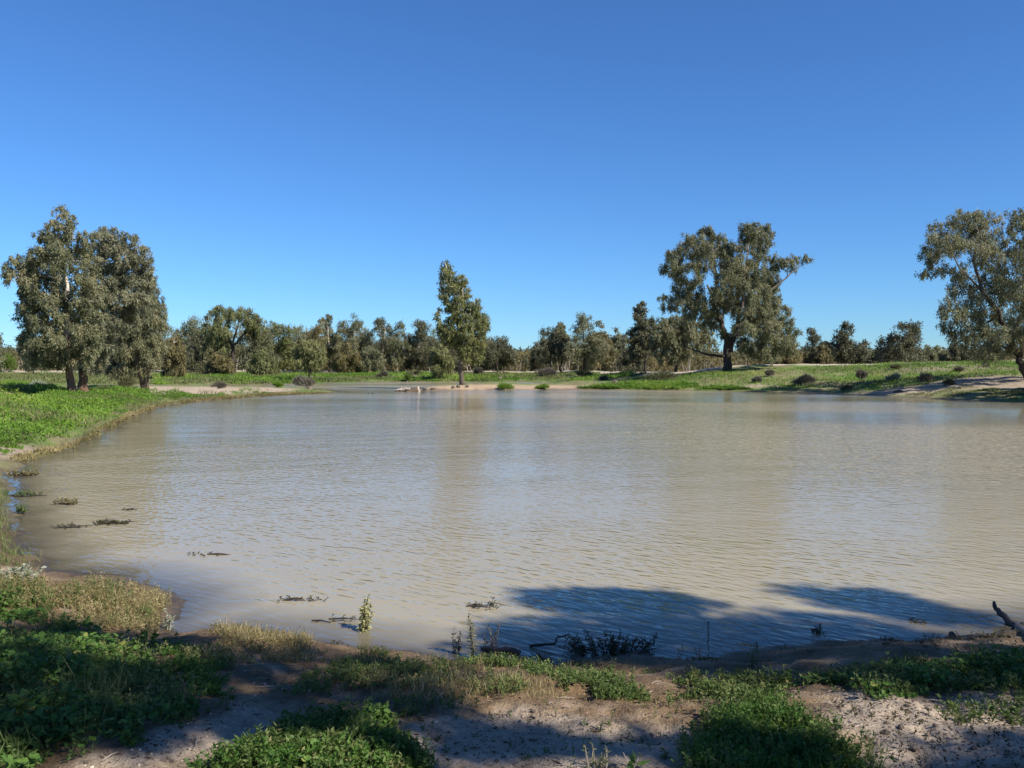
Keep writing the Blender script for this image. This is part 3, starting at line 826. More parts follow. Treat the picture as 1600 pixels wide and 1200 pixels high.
# trees of the wood behind the pond: (px, top, width, distance, leaf, bark, lowest leaves as a fraction of height, label)
BG = [
 (-8, 505, 70, 120, 'gum', 'bark_grey', .35, 'brown-green gum tree cut by the left edge of the photo, behind the bank'),
 (52, 528, 56, 150, 'gum', 'bark_grey', .25, 'low gum tree seen under the leaning gum, left of its trunk'),
 (175, 522, 60, 160, 'gum_dark', 'bark_black', .2, 'dark gum tree seen between the trunks of the left group'),
 (298, 494, 74, 165, 'gum', 'bark_grey', .4, 'pale-topped gum tree next to the ochre weeping gum'),
 (316, 520, 46, 150, 'gum_dark', 'bark_black', .06, 'very dark upright gum tree left of the forked tree'),
 (412, 512, 44, 155, 'gum', 'bark_grey', .15, 'gum tree directly right of the mistletoe clump'),
 (434, 496, 50, 160, 'gum_green', 'bark_grey', .2, 'upright gum tree two crowns right of the forked tree'),
 (408, 545, 44, 135, 'willow', 'bark_grey', .12, 'short pale drooping tree in front of the forked tree, to its right'),
 (336, 548, 42, 135, 'gum_rust', 'bark_grey', .12, 'short ochre drooping tree in front of the forked tree, to its left'),
 (462, 507, 52, 165, 'gum', 'bark_grey', .2, 'gum tree rising behind the round drooping tree, to its left'),
 (497, 508, 44, 168, 'gum_rust', 'bark_grey', .2, 'yellowish gum tree rising behind the round drooping tree, to its right'),
 (515, 489, 36, 170, 'gum', 'bark_grey', .45, 'open-topped gum tree with bare branches right of the round drooping tree'),
 (553, 489, 50, 170, 'gum', 'bark_grey', .35, 'taller gum tree with white branches between two dark gums'),
 (540, 535, 48, 150, 'gum_rust', 'bark_grey', .1, 'low olive gum tree in front of the white-branched gum'),
 (592, 492, 46, 172, 'gum_dark', 'bark_grey', .25, 'dark gum tree right of the white-branched gum'),
 (575, 540, 44, 150, 'gum', 'bark_grey', .1, 'low brownish gum tree above the strip of track, left of the log'),
 (628, 505, 44, 165, 'gum', 'bark_grey', .15, 'gum tree above the tilted brown pipe'),
 (650, 493, 52, 165, 'gum_dark', 'bark_grey', .25, 'dark round-topped gum tree left of the islet tree'),
 (690, 535, 30, 130, 'willow', 'bark_grey', .15, 'small yellow-green tree just left of the islet tree trunk'),
 (700, 515, 48, 160, 'gum_dark', 'bark_grey', .1, 'dark gum tree directly behind the islet tree'),
 (745, 516, 46, 160, 'gum', 'bark_grey', .15, 'gum tree showing behind the right side of the islet tree'),
 (778, 516, 46, 158, 'gum_dark', 'bark_black', .1, 'dark gum tree just right of the islet tree, by the gap in the wood'),
 (835, 535, 34, 165, 'gum_dark', 'bark_grey', .1, 'small gum tree at the right side of the gap in the wood'),
 (862, 509, 50, 150, 'gum_dark', 'bark_grey', .25, 'leaning gum tree left of the twin-topped gum'),
 (876, 503, 24, 150, 'gum', 'bark_grey', .5, 'narrow gum top between the leaning gum and the twin-topped gum'),
 (914, 484, 56, 145, 'gum', 'bark_black', .18, 'twin-topped dark gum tree, tallest between the islet and the spreading tree'),
 (936, 498, 36, 148, 'gum_rust', 'bark_grey', .12, 'ochre gum tree at the right shoulder of the twin-topped gum'),
 (964, 512, 32, 150, 'gum_blue', 'bark_grey', .45, 'thin gum tree with see-through crown right of the twin-topped gum'),
 (985, 545, 34, 140, 'gum_dark', 'bark_black', .08, 'dark bushy tree at the foot of the thin dark-tufted gum'),
 (1235, 525, 44, 130, 'gum_rust', 'bark_grey', .1, 'ochre gum tree showing past the right side of the spreading tree'),
 (1273, 511, 40, 150, 'gum_dark', 'bark_grey', .35, 'gum tree with spreading open top first right of the spreading tree'),
 (1285, 540, 46, 135, 'gum_rust', 'bark_grey', .08, 'low brown scrubby tree under the open-topped gum on the right'),
 (1323, 502, 44, 140, 'gum_dark', 'bark_grey', .25, 'dark upright gum tree midway between the spreading tree and the rounded gum'),
 (1352, 534, 38, 150, 'gum_dark', 'bark_grey', .2, 'small gum tree right of the dark upright gum on the right'),
 (1408, 505, 62, 128, 'gum_dark', 'bark_black', .3, 'rounded gum tree standing alone on the skyline at right, dark forked trunk'),
 (1378, 548, 40, 145, 'gum_dark', 'bark_grey', .1, 'low dark tree left of the rounded lone gum'),
 (1445, 540, 44, 150, 'gum', 'bark_grey', .15, 'low grey gum tree right of the rounded lone gum'),
 (1492, 534, 52, 150, 'gum_dark', 'bark_grey', .12, 'dark low gum tree behind the leaves of the right edge tree'),
]
def bg_tree(i, px, top, w, d, leaf, bark, low, label):
    R = rng(200 + i)
    x = (px - CX) / F * d
    z = hz(x, d)
    base = (x, d, z)
    ht = H - (top - HY) / F * d - z
    wm = w / F * d
    root = empty('gum_tree', base, label, 'tree', 'trees of the wood behind the pond')
    low = max(.04, low * .6)
    w, wm = w * 1.12, wm * 1.12
    n = int(28 + 16 * R.uniform())
    zc = ht * (low + (1 - low) * .55); rz = ht * (1 - low) * .5
    nh = int(R.integers(4, 8))
    hx = np.sort(R.uniform(-.5, .5, nh)) * wm * .95
    hx[R.integers(0, nh)] *= .2
    env = np.sqrt(np.clip(1 - (hx / (wm * .62)) ** 2, .1, 1))
    htop = ht * (low + (1 - low) * np.clip(env * R.uniform(.62, 1.02, nh), .35, .97))
    htop[np.argmax(env)] = ht * .97
    c, rad = [], []
    for q in range(nh):
        m = int(6 + 5 * R.uniform())
        hw = wm * R.uniform(.13, .24)
        yy = R.normal() * wm * .22
        zz = htop[q] - np.abs(R.uniform(0, 1, m)) ** 1.2 * (htop[q] - ht * low) * R.uniform(.65, 1.0)
        taper = np.clip((htop[q] - zz) / (.4 * ht), .25, 1)
        c.append(np.stack([hx[q] * (.75 + .25 * zz / ht) + R.normal(size=m) * hw * taper * .7, yy + R.normal(size=m) * hw * .7, zz], 1))
        rad.append(R.uniform(.145, .225, m) * min(wm, ht) * (.55 + .6 * taper) + .12)
    c = np.concatenate(c) + np.array([x, d, z]); rad = np.concatenate(rad)
    c[:, 2] = np.maximum(c[:, 2], z + .6)
    G = Geo()
    crown_leaves(G, R, c, rad, 7000 + int(1100 * wm / 5), .44, .13, .75 if leaf != 'willow' else 1.2, .6)
    G.make('crown', M[leaf], root)
    T = Geo()
    lean = R.normal(size=2) * .06 * ht
    t = np.linspace(0, 1, 7)
    path = np.stack([x + lean[0] * t + R.normal(size=7) * .05, d + lean[1] * t, z - .2 + t * (zc + .3 * rz)], 1)
    T.tube(path, np.linspace(.022 * ht + .05, .05, 7), 6)
    grow_limbs(T, R, list(path), list(np.linspace(.022 * ht + .05, .05, 7)), c[::2], rad[::2], .02, 4)
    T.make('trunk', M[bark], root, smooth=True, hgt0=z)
    return root
for i, a in enumerate(BG):
    bg_tree(i, *a)

fr = rng(77)
k = 100
for px in list(range(245, 800, 27)) + list(range(842, 1000, 30)) + list(range(1215, 1540, 32)):
    top = (505 if px < 700 else 522 if px < 1000 else 538) + fr.uniform(-9, 12)
    kind = int(fr.integers(0, 4))
    lab = ('%s gum tree in the back rank of the wood, %s' % (('olive', 'ochre', 'dark', 'greenish')[kind],
           'left of the islet tree' if px < 723 else 'between islet tree and right bank' if px < 1010 else 'right of the spreading tree'))
    t_ = bg_tree(k, px + fr.uniform(-8, 8), top, fr.uniform(44, 62), fr.uniform(182, 198), ['gum', 'gum_rust', 'gum_dark', 'gum_green'][kind], 'bark_grey', .12, lab)
    t_['group'] = 'back rank of the wood'
    k += 1

# forked tree with its mistletoe, and the round drooping tree
fb = np.array([(365 - CX) / F * 150, 150, 0]); fb[2] = hz(fb[0], fb[1])
outline_tree('forked_tree', 'tall forked tree with dark bare Y-shaped trunk and grey-green drooping crown', tuple(fb),
             [(316, 500), (322, 485), (338, 473), (352, 472), (362, 480), (378, 475), (392, 479), (405, 487), (415, 497), (419, 515), (412, 532), (396, 530), (382, 514), (372, 500), (363, 505), (361, 528), (357, 548), (338, 550), (322, 538), (313, 520)],
             [(372, 522, 7)], 48, 9, 14000, 'willow', 'bark_black',
             [([(365, 588), (365, 560), (363, 543), (358, 530), (350, 510)], .42, .12), ([(363, 543), (372, 532), (381, 522), (392, 510)], .26, .08), ([(362, 540), (367, 525), (372, 510), (375, 495)], .2, .06),
              ([(366, 566), (378, 567), (390, 560)], .14, .05)], seed=31, leafL=.48, leafW=.11, droop=1.1)
Rm = rng(33)
mc = at(395, 512, 149)
Gm = Geo()
cs = mc + unit(Rm.normal(size=(16, 3))) * np.array([1.5, 1.2, 1.7]) * Rm.uniform(.3, .9, (16, 1))
crown_leaves(Gm, Rm, cs, np.full(16, .75), 3000, .45, .13, .9, .5)
tag(Gm.make('mistletoe', M['mistletoe']), 'dark dense ball of mistletoe hanging in the forked tree', 'mistletoe')
outline_tree('drooping_tree', 'round pale-green drooping tree on short stems in front of the wood, mid-left', tuple(np.array([(483 - CX) / F * 118, 118, hz((483 - CX) / F * 118, 118)])),
             [(462, 535), (472, 527), (485, 525), (498, 530), (508, 542), (512, 556), (508, 570), (495, 577), (480, 578), (466, 574), (458, 560), (458, 545)],
             [], 38, 8, 11000, 'willow', 'bark_grey', [([(483, 585), (483, 565), (481, 545)], .14, .05), ([(486, 585), (487, 565), (494, 548)], .1, .04)], seed=37, leafL=.45, leafW=.11, droop=1.3)

# far wood and the scrub under it: one mass each
def wood_band(name, label, cat, x0, x1, y0, y1, h0, h1, n, leaf, L, Wd, seed, stems=0):
    R = rng(seed)
    x = R.uniform(x0, x1, n)
    y = R.uniform(y0, y1, n)
    top = h0 + (h1 - h0) * fbm(x * .11, y * .05, seed, 3) ** 1.3
    z = 0.9 + top * R.uniform(0, 1, n) ** .75
    D = R.normal(size=(n, 3)) * .7
    D[:, 2] -= .5
    V, Q = leaf_geo(np.stack([x, y, z], 1), unit(D), L * R.uniform(.6, 1.3, n), Wd * R.uniform(.6, 1.3, n), R)
    G = Geo()
    G.add(V, [Q], np.clip(fbm(x * .3, y * .1, seed + 3, 3) + R.normal(size=n) * .15, 0, 1))
    o = G.make(name, M[leaf])
    tag(o, label, cat, kind='stuff')
    if stems:
        G = Geo()
        for k in range(stems):
            sx, sy = R.uniform(x0, x1), R.uniform(y0 - 12, y0 + 6)
            sz = hz(sx, sy)
            hh = R.uniform(1.0, 3.2)
            lean = R.normal(size=2) * .35
            G.tube(np.array([(sx, sy, sz - .1), (sx + lean[0] * .5, sy + lean[1] * .4, sz + hh * .55), (sx + lean[0], sy + lean[1], sz + hh)]), np.array([.07, .05, .025]) * R.uniform(.5, 1.3), 4, cap=False)
            if R.uniform() < .6:
                G.tube(np.array([(sx + lean[0] * .5, sy + lean[1] * .4, sz + hh * .5), (sx + R.normal() * .9, sy, sz + hh * .95)]), np.array([.04, .018]), 3, cap=False)
        o = G.make('scrub_stems', M['dead'])
        tag(o, 'thin bare pale stems and fallen sticks under the far trees', 'dead scrub', kind='stuff')
wood_band('far_wood', 'distant dark line of woodland filling the horizon', 'woodland', -230, 230, 235, 300, 4.5, 8.0, 60000, 'gum_dark', 1.5, .6, 51)
wood_band('scrub', 'low dark scrub growing under the trees of the far wood', 'scrub', -120, 110, 180, 215, 3.0, 6.5, 60000, 'gum_rust', .8, .3, 53, stems=260)

# ------------------------------------------------------------------ shade tree to the right of the viewer; it casts the foreground shade
SHADE = [([(-60, 968), (80, 972), (190, 982), (270, 996), (420, 1010), (560, 1022), (640, 1040), (690, 1060), (680, 1085), (720, 1106), (640, 1126), (480, 1088), (330, 1104), (240, 1128), (110, 1160), (-60, 1172)], 1.0),
         ([(690, 1018), (760, 992), (840, 968), (930, 955), (1040, 952), (1130, 966), (1230, 958), (1310, 966), (1440, 984), (1510, 1000), (1320, 1015), (1250, 1030), (1100, 1045), (940, 1040), (860, 1045), (780, 1030)], .85),
         ([(800, 938), (880, 929), (980, 926), (1080, 932), (1100, 941), (980, 940), (860, 946)], .5),
         ([(1180, 928), (1260, 918), (1350, 922), (1440, 948), (1500, 975), (1400, 965), (1300, 940)], .36),
         ([(960, 1046), (1100, 1040), (1250, 1030), (1320, 1005), (1500, 1010), (1700, 1000), (2050, 990), (2050, 1080), (1700, 1088), (1480, 1090), (1330, 1085), (1180, 1068), (1060, 1058)], .85),
         ([(630, 1178), (700, 1134), (820, 1130), (960, 1148), (1080, 1158), (1110, 1176), (900, 1174), (760, 1186)], .4),
         ([(1080, 1165), (1140, 1150), (1200, 1170), (1210, 1215), (1060, 1225)], .3),
         ([(1470, 1160), (1560, 1140), (1700, 1160), (1700, 1230), (1450, 1230)], .45),
         ([(300, 1112), (420, 1090), (500, 1105), (430, 1136), (330, 1140)], .4)]
def shade_tree():
    R = rng(61)
    C, rad = [], []
    for poly, dens in SHADE:
        n = int(poly and 46 * dens)
        P = np.array(poly, float)
        pts = fill_outline(R, poly, [], max(8, n), 16)
        for px, py in pts:
            g = ground_at(px, py)
            hgt = R.uniform(8.0, 11.5)
            for _ in range(12):
                p = g + SUN * (hgt - g[2]) / SUN[2]
                # keep the crown out of the picture
                if p[0] > .64 * p[1] + 1.2 or p[2] - H > .44 * p[1] + 1.6: break
                hgt += .6
            if hgt > 16: continue
            C.append(p); rad.append(R.uniform(.30, .5) * (1 if dens > .5 else .8) * np.clip(g[1] / 7, .6, 1.3))
    C, rad = np.array(C), np.array(rad)
    bx, by = 8.5, -2.5
    bz = hz(bx, by)
    root = empty('shade_tree', (bx, by, bz), 'gum tree beside the viewer whose crown shades the near bank', 'tree')
    G = Geo()
    crown_leaves(G, R, C, rad, 30000, .20, .055, .7, .6)
    G.make('crown', M['gum'], root)
    T = Geo()
    t = np.linspace(0, 1, 10)
    path = np.stack([bx - .8 * t ** 2, by + .8 * t, bz - .2 + 8.5 * t], 1)
    T.tube(path, np.linspace(.34, .12, 10), 10)
    grow_limbs(T, R, list(path), list(np.linspace(.34, .12, 10)), C, rad)
    T.make('trunk', M['bark_red'], root, smooth=True, hgt0=bz)
shade_tree()
def added_tree_behind(x, y, h, r, seed, label):  # unseen trees added to block sky light and deepen the foreground shade
    R = rng(seed)
    z = hz(x, y)
    root = empty('shade_tree', (x, y, z), label, 'tree')
    n = 60
    c = unit(R.normal(size=(n, 3))) * R.uniform(.3, 1, (n, 1)) ** .5 * np.array([r, r, h * .28]) + np.array([x, y, z + h * .68])
    G, T = Geo(), Geo()
    crown_leaves(G, R, c, R.uniform(.9, 1.4, n), 22000, .30, .10, .7, .6)
    G.make('crown', M['gum'], root)
    t = np.linspace(0, 1, 8)
    path = np.stack([x + .4 * t, y + .3 * t, z - .2 + h * .7 * t], 1)
    T.tube(path, np.linspace(.3, .1, 8), 10)
    grow_limbs(T, R, list(path), list(np.linspace(.3, .1, 8)), c, np.full(n, .7))
    T.make('trunk', M['bark_red'], root, smooth=True, hgt0=z)
added_tree_behind(-6, -8, 12, 6, 63, 'unseen gum tree added behind the viewer to the left, blocking sky light')
added_tree_behind(3, -10, 13, 6.5, 64, 'unseen gum tree added straight behind the viewer, blocking sky light')
added_tree_behind(13, -11, 12, 6, 65, 'unseen gum tree added behind the viewer to the right, blocking sky light')

# ------------------------------------------------------------------ shrubs on the banks: (px, base py, width px, height px, leaf, label)
SHRUB = [
 (197, 610, 36, 28, 'salt_green', 'rounded brown-green shrub right of the left group trunks'),
 (158, 614, 24, 12, 'salt_green', 'low dark-green shrub at the foot of the left group trunks'),
 (55, 607, 40, 11, 'silver', 'pale blue-grey spreading shrub in the shade left of the leaning gum'),
 (10, 581, 40, 36, 'bright', 'bright yellow-green bushy shrub at the left edge behind the bank'),
 (345, 606, 28, 9, 'salt', 'flat purplish-grey shrub on the sandy spit'),
 (433, 605, 12, 7, 'grass', 'small green tuft shrub on the back edge of the spit'),
 (484, 607, 40, 22, 'salt', 'grey leaning twiggy shrub at the tip of the left spit'),
 (598, 590, 18, 9, 'salt', 'grey shrub below the pale track, left of the brown pipe'),
 (636, 597, 10, 12, 'bright', 'small green sapling at the far waterline above the brown pipe'),
 (651, 587, 24, 7, 'salt_green', 'dark low shrub on the far bank above the brown pipe'),
 (752, 586, 16, 11, 'salt', 'grey shrub on the far bank just right of the islet tree trunk'),
 (788, 609, 27, 9, 'grass', 'bright green mound on the islet sand right of its tree'),
 (852, 608, 24, 6, 'grass', 'flat green mound where the islet joins the right bank'),
 (852, 589, 42, 16, 'salt', 'wide purplish-grey shrub on the far bank right of the islet'),
 (912, 590, 28, 12, 'salt_green', 'dark green shrub on the far bank under the twin-topped gum'),
 (944, 595, 10, 6, 'salt', 'tiny dark shrub near the sand at the head of the inlet'),
 (1030, 596, 62, 22, 'salt_green', 'large olive spreading bush on the bank left of the spreading tree'),
 (1003, 578, 10, 5, 'salt', 'small dark bush on the track below the thin dark-tufted gum'),
 (1180, 598, 16, 8, 'salt', 'small grey shrub on the grass nearest the spreading tree trunk'),
 (1206, 588, 16, 10, 'salt', 'round dark shrub on the grass slope right of the spreading tree'),
 (1256, 602, 36, 17, 'salt', 'dark wide shrub low on the right bank slope'),
 (1326, 611, 18, 7, 'salt_green', 'low dark clump near the waterline right of the dark wide shrub'),
 (1349, 594, 18, 19, 'salt', 'upright grey-brown shrub midway along the right bank'),
 (1395, 596, 18, 13, 'silver', 'bleached grey twiggy shrub right of the upright grey-brown one'),
 (1448, 597, 24, 17, 'salt', 'tall twiggy grey shrub on the grass near the sandy slope'),
 (1397, 577, 12, 6, 'salt_green', 'small dark green bush by the sand patch at the top of the right bank'),
 (1481, 602, 20, 10, 'salt_green', 'green and dark bush at the edge of the sandy slope'),
 (1499, 581, 14, 5, 'salt', 'flat brown bush below the hanging leaves of the right edge tree'),
 (1471, 561, 22, 13, 'bright', 'round bright-green bush on the skyline left of the right edge tree'),
]
for i, (px, py, w, h, leaf, label) in enumerate(SHRUB):
    R = rng(400 + i)
    if py < 583 and px < 900:
        d = 172.; b = np.array([(px - CX) / F * d, d, 0]); b[2] = hz(b[0], d)
    elif px == 1471:
        d = 112.; b = np.array([(px - CX) / F * d, d, 0]); b[2] = hz(b[0], d)
    else:
        b = ground_at(px, py)
    d = b[1]
    wm, hm = w / F * d, h / F * d
    n = 11
    c = unit(R.normal(size=(n, 3))) * R.uniform(.2, 1, (n, 1)) * np.array([wm * .38, wm * .34, hm * .36])
    c[:, 2] = np.abs(c[:, 2]) * 1.4 + hm * .22
    c[:, 0] += R.normal() * .25 * c[:, 2] + .12 * wm * np.sin(c[:, 2] / hm * 4 + R.uniform(0, 6))
    c[:, 2] *= 1 - .5 * np.clip(np.abs(c[:, 0]) / (wm * .5), 0, 1) * R.uniform(0, 1)
    c += b
    root = empty('shrub', b, label, 'shrub', 'shrubs on the banks')
    G = Geo()
    k = max(d / 90, .5)
    nn = int(900 if w < 30 else 1700)
    idx = R.integers(0, n, nn)
    P = c[idx] + unit(R.normal(size=(nn, 3))) * (R.uniform(0, 1, (nn, 1)) ** .5) * np.array([wm * .2, wm * .18, hm * .24])
    P[:, 2] = np.maximum(P[:, 2], b[2] - .05)
    D = unit(P - b + np.array([0, 0, .35 * hm]) + R.normal(size=(nn, 3)) * .3 * hm)
    if px == 484: D = unit(D + np.array([-.2, 0, .9])); P[:, 0] += (P[:, 2] - b[2]) * -.35
    V, Q = leaf_geo(P, D, .34 * k * R.uniform(.4, 1.5, nn), .05 * k * R.uniform(.6, 1.4, nn), R)
    G.add(V, [Q], np.clip(.5 + .2 * R.normal(size=nn), 0, 1))
    G.make('foliage', M[leaf], root)
    T = Geo()
    for _ in range(26):
        e = b + (c[R.integers(0, n)] - b) * R.uniform(.8, 1.5) + R.normal(size=3) * np.array([wm, wm, hm]) * .14
        T.tube(np.array([b + R.normal(size=3) * np.array([.08, .08, 0]) * wm, (b + e) / 2 + R.normal(size=3) * .05 * hm, e]), np.array([.022, .016, .008]) * k, 4, cap=False)
    T.make('stems', M['dead'], root)

# ------------------------------------------------------------------ bank vegetation (uncountable)
def scatter_px(poly, n, R, accept=None, ymin=0, ymax=400, edge=0):
    """points on the land inside a photograph-space outline, even in ground area"""
    P = np.array(poly, float)
    corners = np.array([ground_at(*p)[:2] for p in poly])
    lo, hi = corners.min(0) - .3, corners.max(0) + .3
    out = []
    tot = 0
    for _ in range(24):
        x = R.uniform(lo[0], hi[0], n); y = R.uniform(lo[1], hi[1], n)
        z = height(x, y)
        px, py = CX + F * x / y, HY + F * (H - z) / y
        sdp = poly_sdf(px, py, P)
        if edge: sdp = sdp + (fbm(x * 5, y * 5, 7, 3) - .45) * edge * 1.6 + R.uniform(0, 1, n) ** 2 * edge
        ok = (sdp < 0) & (y > ymin) & (y < ymax) & (z > .012)
        if accept is not None: ok &= accept(x, y, z, R)
        q = np.stack([x, y, z], 1)[ok]
        out.append(q); tot += len(q)
        if tot >= n: break
    q = np.concatenate(out)[:n]
    return q

def patchy(freq, lo, hi, seed):
    return lambda x, y, z, R: R.uniform(0, 1, len(x)) < sstep(lo, hi, fbm(x * freq, y * freq, seed, 3))

def bank_cover(name, label, poly, n, mat, L, Wd, seed, lift=.12, acc=None, ymin=0, ymax=400, tilt=.8, freq=.6):
    R = rng(seed)
    q = scatter_px(poly, n, R, acc, ymin, ymax)
    n = len(q)
    lump = fbm(q[:, 0] * freq, q[:, 1] * freq, seed + 1, 4)
    q[:, 2] += lift * sstep(.3, .75, lump) * R.uniform(0, 1, n) ** .5 * 2
    D = R.normal(size=(n, 3)) * tilt
    D[:, 2] = np.abs(D[:, 2]) * .6 + .55
    V, Q = leaf_geo(q - np.array([0, 0, .02]), unit(D), L * R.uniform(.5, 1.4, n) * (.7 + .6 * lump), Wd * R.uniform(.6, 1.4, n), R, np.array([[.25, -.2, 1.0]]))
    G = Geo()
    tone = fbm(q[:, 0] * .22, q[:, 1] * .22, seed + 9, 3)
    G.add(V, [Q], np.clip(.10 + 1.15 * (tone - .25) + .55 * (lump - .5) + R.normal(size=n) * .14, 0, 1))
    return tag(G.make(name, M[mat]), label, 'ground cover', kind='stuff')

LEFT = [(-260, 600), (-60, 597), (60, 602), (110, 612), (200, 612), (300, 617), (420, 613), (520, 613), (440, 618), (340, 624), (265, 633), (225, 647), (180, 665), (140, 690), (90, 700), (40, 698), (-60, 708), (-300, 735)]
bank_cover('ground_cover', 'dense bright green herbs and grass covering the left bank', LEFT, 170000, 'grass', .115, .05, 71, .20, lambda x, y, z, R: (R.uniform(0, 1, len(x)) < sstep(.16, .42, fbm(x * .5, y * .5, 4, 3))) & (z > .07 + .22 * fbm(x * .7, y * .7, 14, 3) * R.uniform(.3, 1, len(x))), 14, 105, tilt=1.0, freq=.7)
bank_cover('ground_cover', 'yellowing stems and taller weeds among the green of the left bank', LEFT, 26000, 'dull', .20, .03, 81, .16, patchy(.55, .42, .62, 66), 14, 105, tilt=.6)
bank_cover('ground_cover', 'patchy green growth on the left beach at the photo edge', [(-120, 688), (10, 690), (40, 700), (10, 712), (-120, 720)], 2500, 'grass', .10, .035, 72, .05, patchy(1.2, .35, .6, 8), 10, 40)
RIGHT = [(905, 606), (960, 596), (1010, 588), (1100, 582), (1200, 578), (1300, 572), (1400, 567), (1560, 565), (1700, 562), (1700, 588), (1560, 588), (1480, 594), (1420, 606), (1330, 613), (1230, 611), (1100, 609), (980, 608.5)]
bank_cover('ground_cover', 'green grass and herbs with thin patches on the right bank', RIGHT, 110000, 'grass', .20, .065, 73, .06, patchy(.28, .15, .42, 6), 45, 118)
bank_cover('ground_cover', 'dull drying grass among the green on the right bank', RIGHT, 52000, 'dull', .24, .06, 74, .05, patchy(.4, .35, .6, 16), 45, 118)
bank_cover('ground_cover', 'thick bright herbs along the waterline of the right bank', [(900, 607), (970, 601), (1040, 599), (1110, 600), (1140, 605), (1180, 609), (1060, 609), (960, 608.7)], 15000, 'grass', .22, .07, 75, .12, patchy(.35, .3, .55, 95), 60, 110)
bank_cover('ground_cover', 'small green clumps in the shade at the foot of the sandy right slope', [(1380, 616), (1450, 612), (1500, 604), (1580, 606), (1680, 608), (1680, 628), (1500, 622)], 6000, 'dull', .14, .04, 76, .05, patchy(.8, .42, .6, 26), 45, 90)
FARB = [(240, 586), (500, 584), (700, 583.5), (860, 583.5), (960, 582), (1010, 584), (960, 592), (890, 596.5), (800, 595.5), (700, 596), (560, 596.5), (450, 599), (330, 601.5), (240, 602)]
bank_cover('ground_cover', 'green grass strip on the far bank below the pale track', FARB, 36000, 'grass', .34, .11, 77, .10, patchy(.13, .36, .56, 36), 90, 175)
bank_cover('ground_cover', 'dull olive grass on the far bank below the pale track', FARB, 34000, 'dull', .36, .11, 78, .05, patchy(.2, .35, .6, 46), 90, 175)
bank_cover('ground_cover', 'grass behind the left group of trees', [(-100, 584), (240, 586), (240, 603), (100, 600), (-100, 596)], 22000, 'dull', .34, .11, 79, .06, patchy(.15, .3, .5, 56), 80, 175)
bank_cover('ground_cover', 'brownish matted plants along the left waterline', [(540, 613), (420, 615), (300, 624), (240, 634), (200, 648), (160, 668), (120, 690), (60, 706), (10, 716), (40, 726), (122, 704), (184, 671), (244, 643), (352, 626), (535, 616)], 22000, 'straw', .12, .035, 80, .03, None, 14, 90)

# ------------------------------------------------------------------ near bank vegetation
def leafy_patch(label, poly, n, rad, mat, seed, lift=.10, acc=None, name='leafy_ground_cover', stems=True):
    R = rng(seed)
    q = scatter_px(poly, n, R, acc, 2.0, 14, 34)
    n = len(q)
    lump = fbm(q[:, 0] * 3.2, q[:, 1] * 3.2, seed + 1, 3)
    top = lift * (.25 + 1.3 * sstep(.3, .72, lump))
    g = q.copy()
    q[:, 2] += top * R.uniform(.1, 1, n)
    q[:, :2] += R.normal(size=(n, 2)) * .012
    Nr = R.normal(size=(n, 3)) * .5
    Nr[:, 2] = 1
    V, T, own = disc_geo(q, unit(Nr), rad * R.uniform(.4, 1.35, n), R)
    var = np.clip(.1 + lump * .8 + R.normal(size=n) * .18, 0, 1)
    G = Geo()
    G.add(V, [T], var[own])
    if stems:
        k = n // 3
        D = unit(q[:k] - g[:k] + R.normal(size=(k, 3)) * .02 + np.array([0, 0, .02]))
        Vb, Q, T3 = blade_geo(g[:k], D, np.linalg.norm(q[:k] - g[:k], axis=1) + .01, .004, R, .2)
        G.add(Vb, [Q, T3], .35)
    return tag(G.make(name, M[mat]), label, 'ground cover', kind='stuff')

def blade_patch(label, poly, n, L, Wd, mat, seed, acc=None, tilt=.45, name='grass', cat='grass', bend=.6):
    R = rng(seed)
    q = scatter_px(poly, n, R, acc, 2.0, 60, 26)
    n = len(q)
    lump = fbm(q[:, 0] * 4, q[:, 1] * 4, seed + 1, 3)
    D = R.normal(size=(n, 3)) * tilt
    D[:, 2] = 1
    V, Q, T = blade_geo(q - np.array([0, 0, .01]), unit(D), L * R.uniform(.35, 1.3, n) * (.5 + lump), Wd * R.uniform(.6, 1.4, n), R, bend)
    var = np.clip(lump * .8 + R.normal(size=n) * .2 + .1, 0, 1)
    G = Geo()
    G.add(V, [Q, T], [var, var])
    return tag(G.make(name, M[mat]), label, cat, kind='stuff')

def sprig_patch(label, poly, n, hgt, mat, seed, leaves=12, leafL=.022, leafW=.009, acc=None, name='herbs'):
    """small upright herbs: a stem carrying many narrow leaves"""
    R = rng(seed)
    q = scatter_px(poly, n, R, acc, 2.0, 40, 26)
    n = len(q)
    D = R.normal(size=(n, 3)) * .35
    D[:, 2] = 1
    D = unit(D)
    Ls = hgt * R.uniform(.35, 1.35, n) * (.5 + fbm(q[:, 0] * 3, q[:, 1] * 3, seed + 1, 3))
    G = Geo()
    V, Q, T = blade_geo(q - np.array([0, 0, .01]), D, Ls, .004, R, .3)
    tone = np.clip(fbm(q[:, 0] * 1.5, q[:, 1] * 1.5, seed + 2, 3) + R.normal(size=n) * .12, 0, 1)
    G.add(V, [Q, T], [tone, tone])
    i = np.repeat(np.arange(n), leaves)
    t = R.uniform(.12, 1, len(i))
    P = q[i] + D[i] * (Ls[i] * t)[:, None]
    dl = R.normal(size=(len(i), 3))
    dl[:, 2] = np.abs(dl[:, 2]) * .5 + .25
    V, Q = leaf_geo(P, unit(dl), leafL * R.uniform(.6, 1.4, len(i)), leafW * R.uniform(.6, 1.4, len(i)), R)
    G.add(V, [Q], np.clip(tone[i] + R.normal(size=len(i)) * .12, 0, 1))
    return tag(G.make(name, M[mat]), label, 'herbs', kind='stuff')

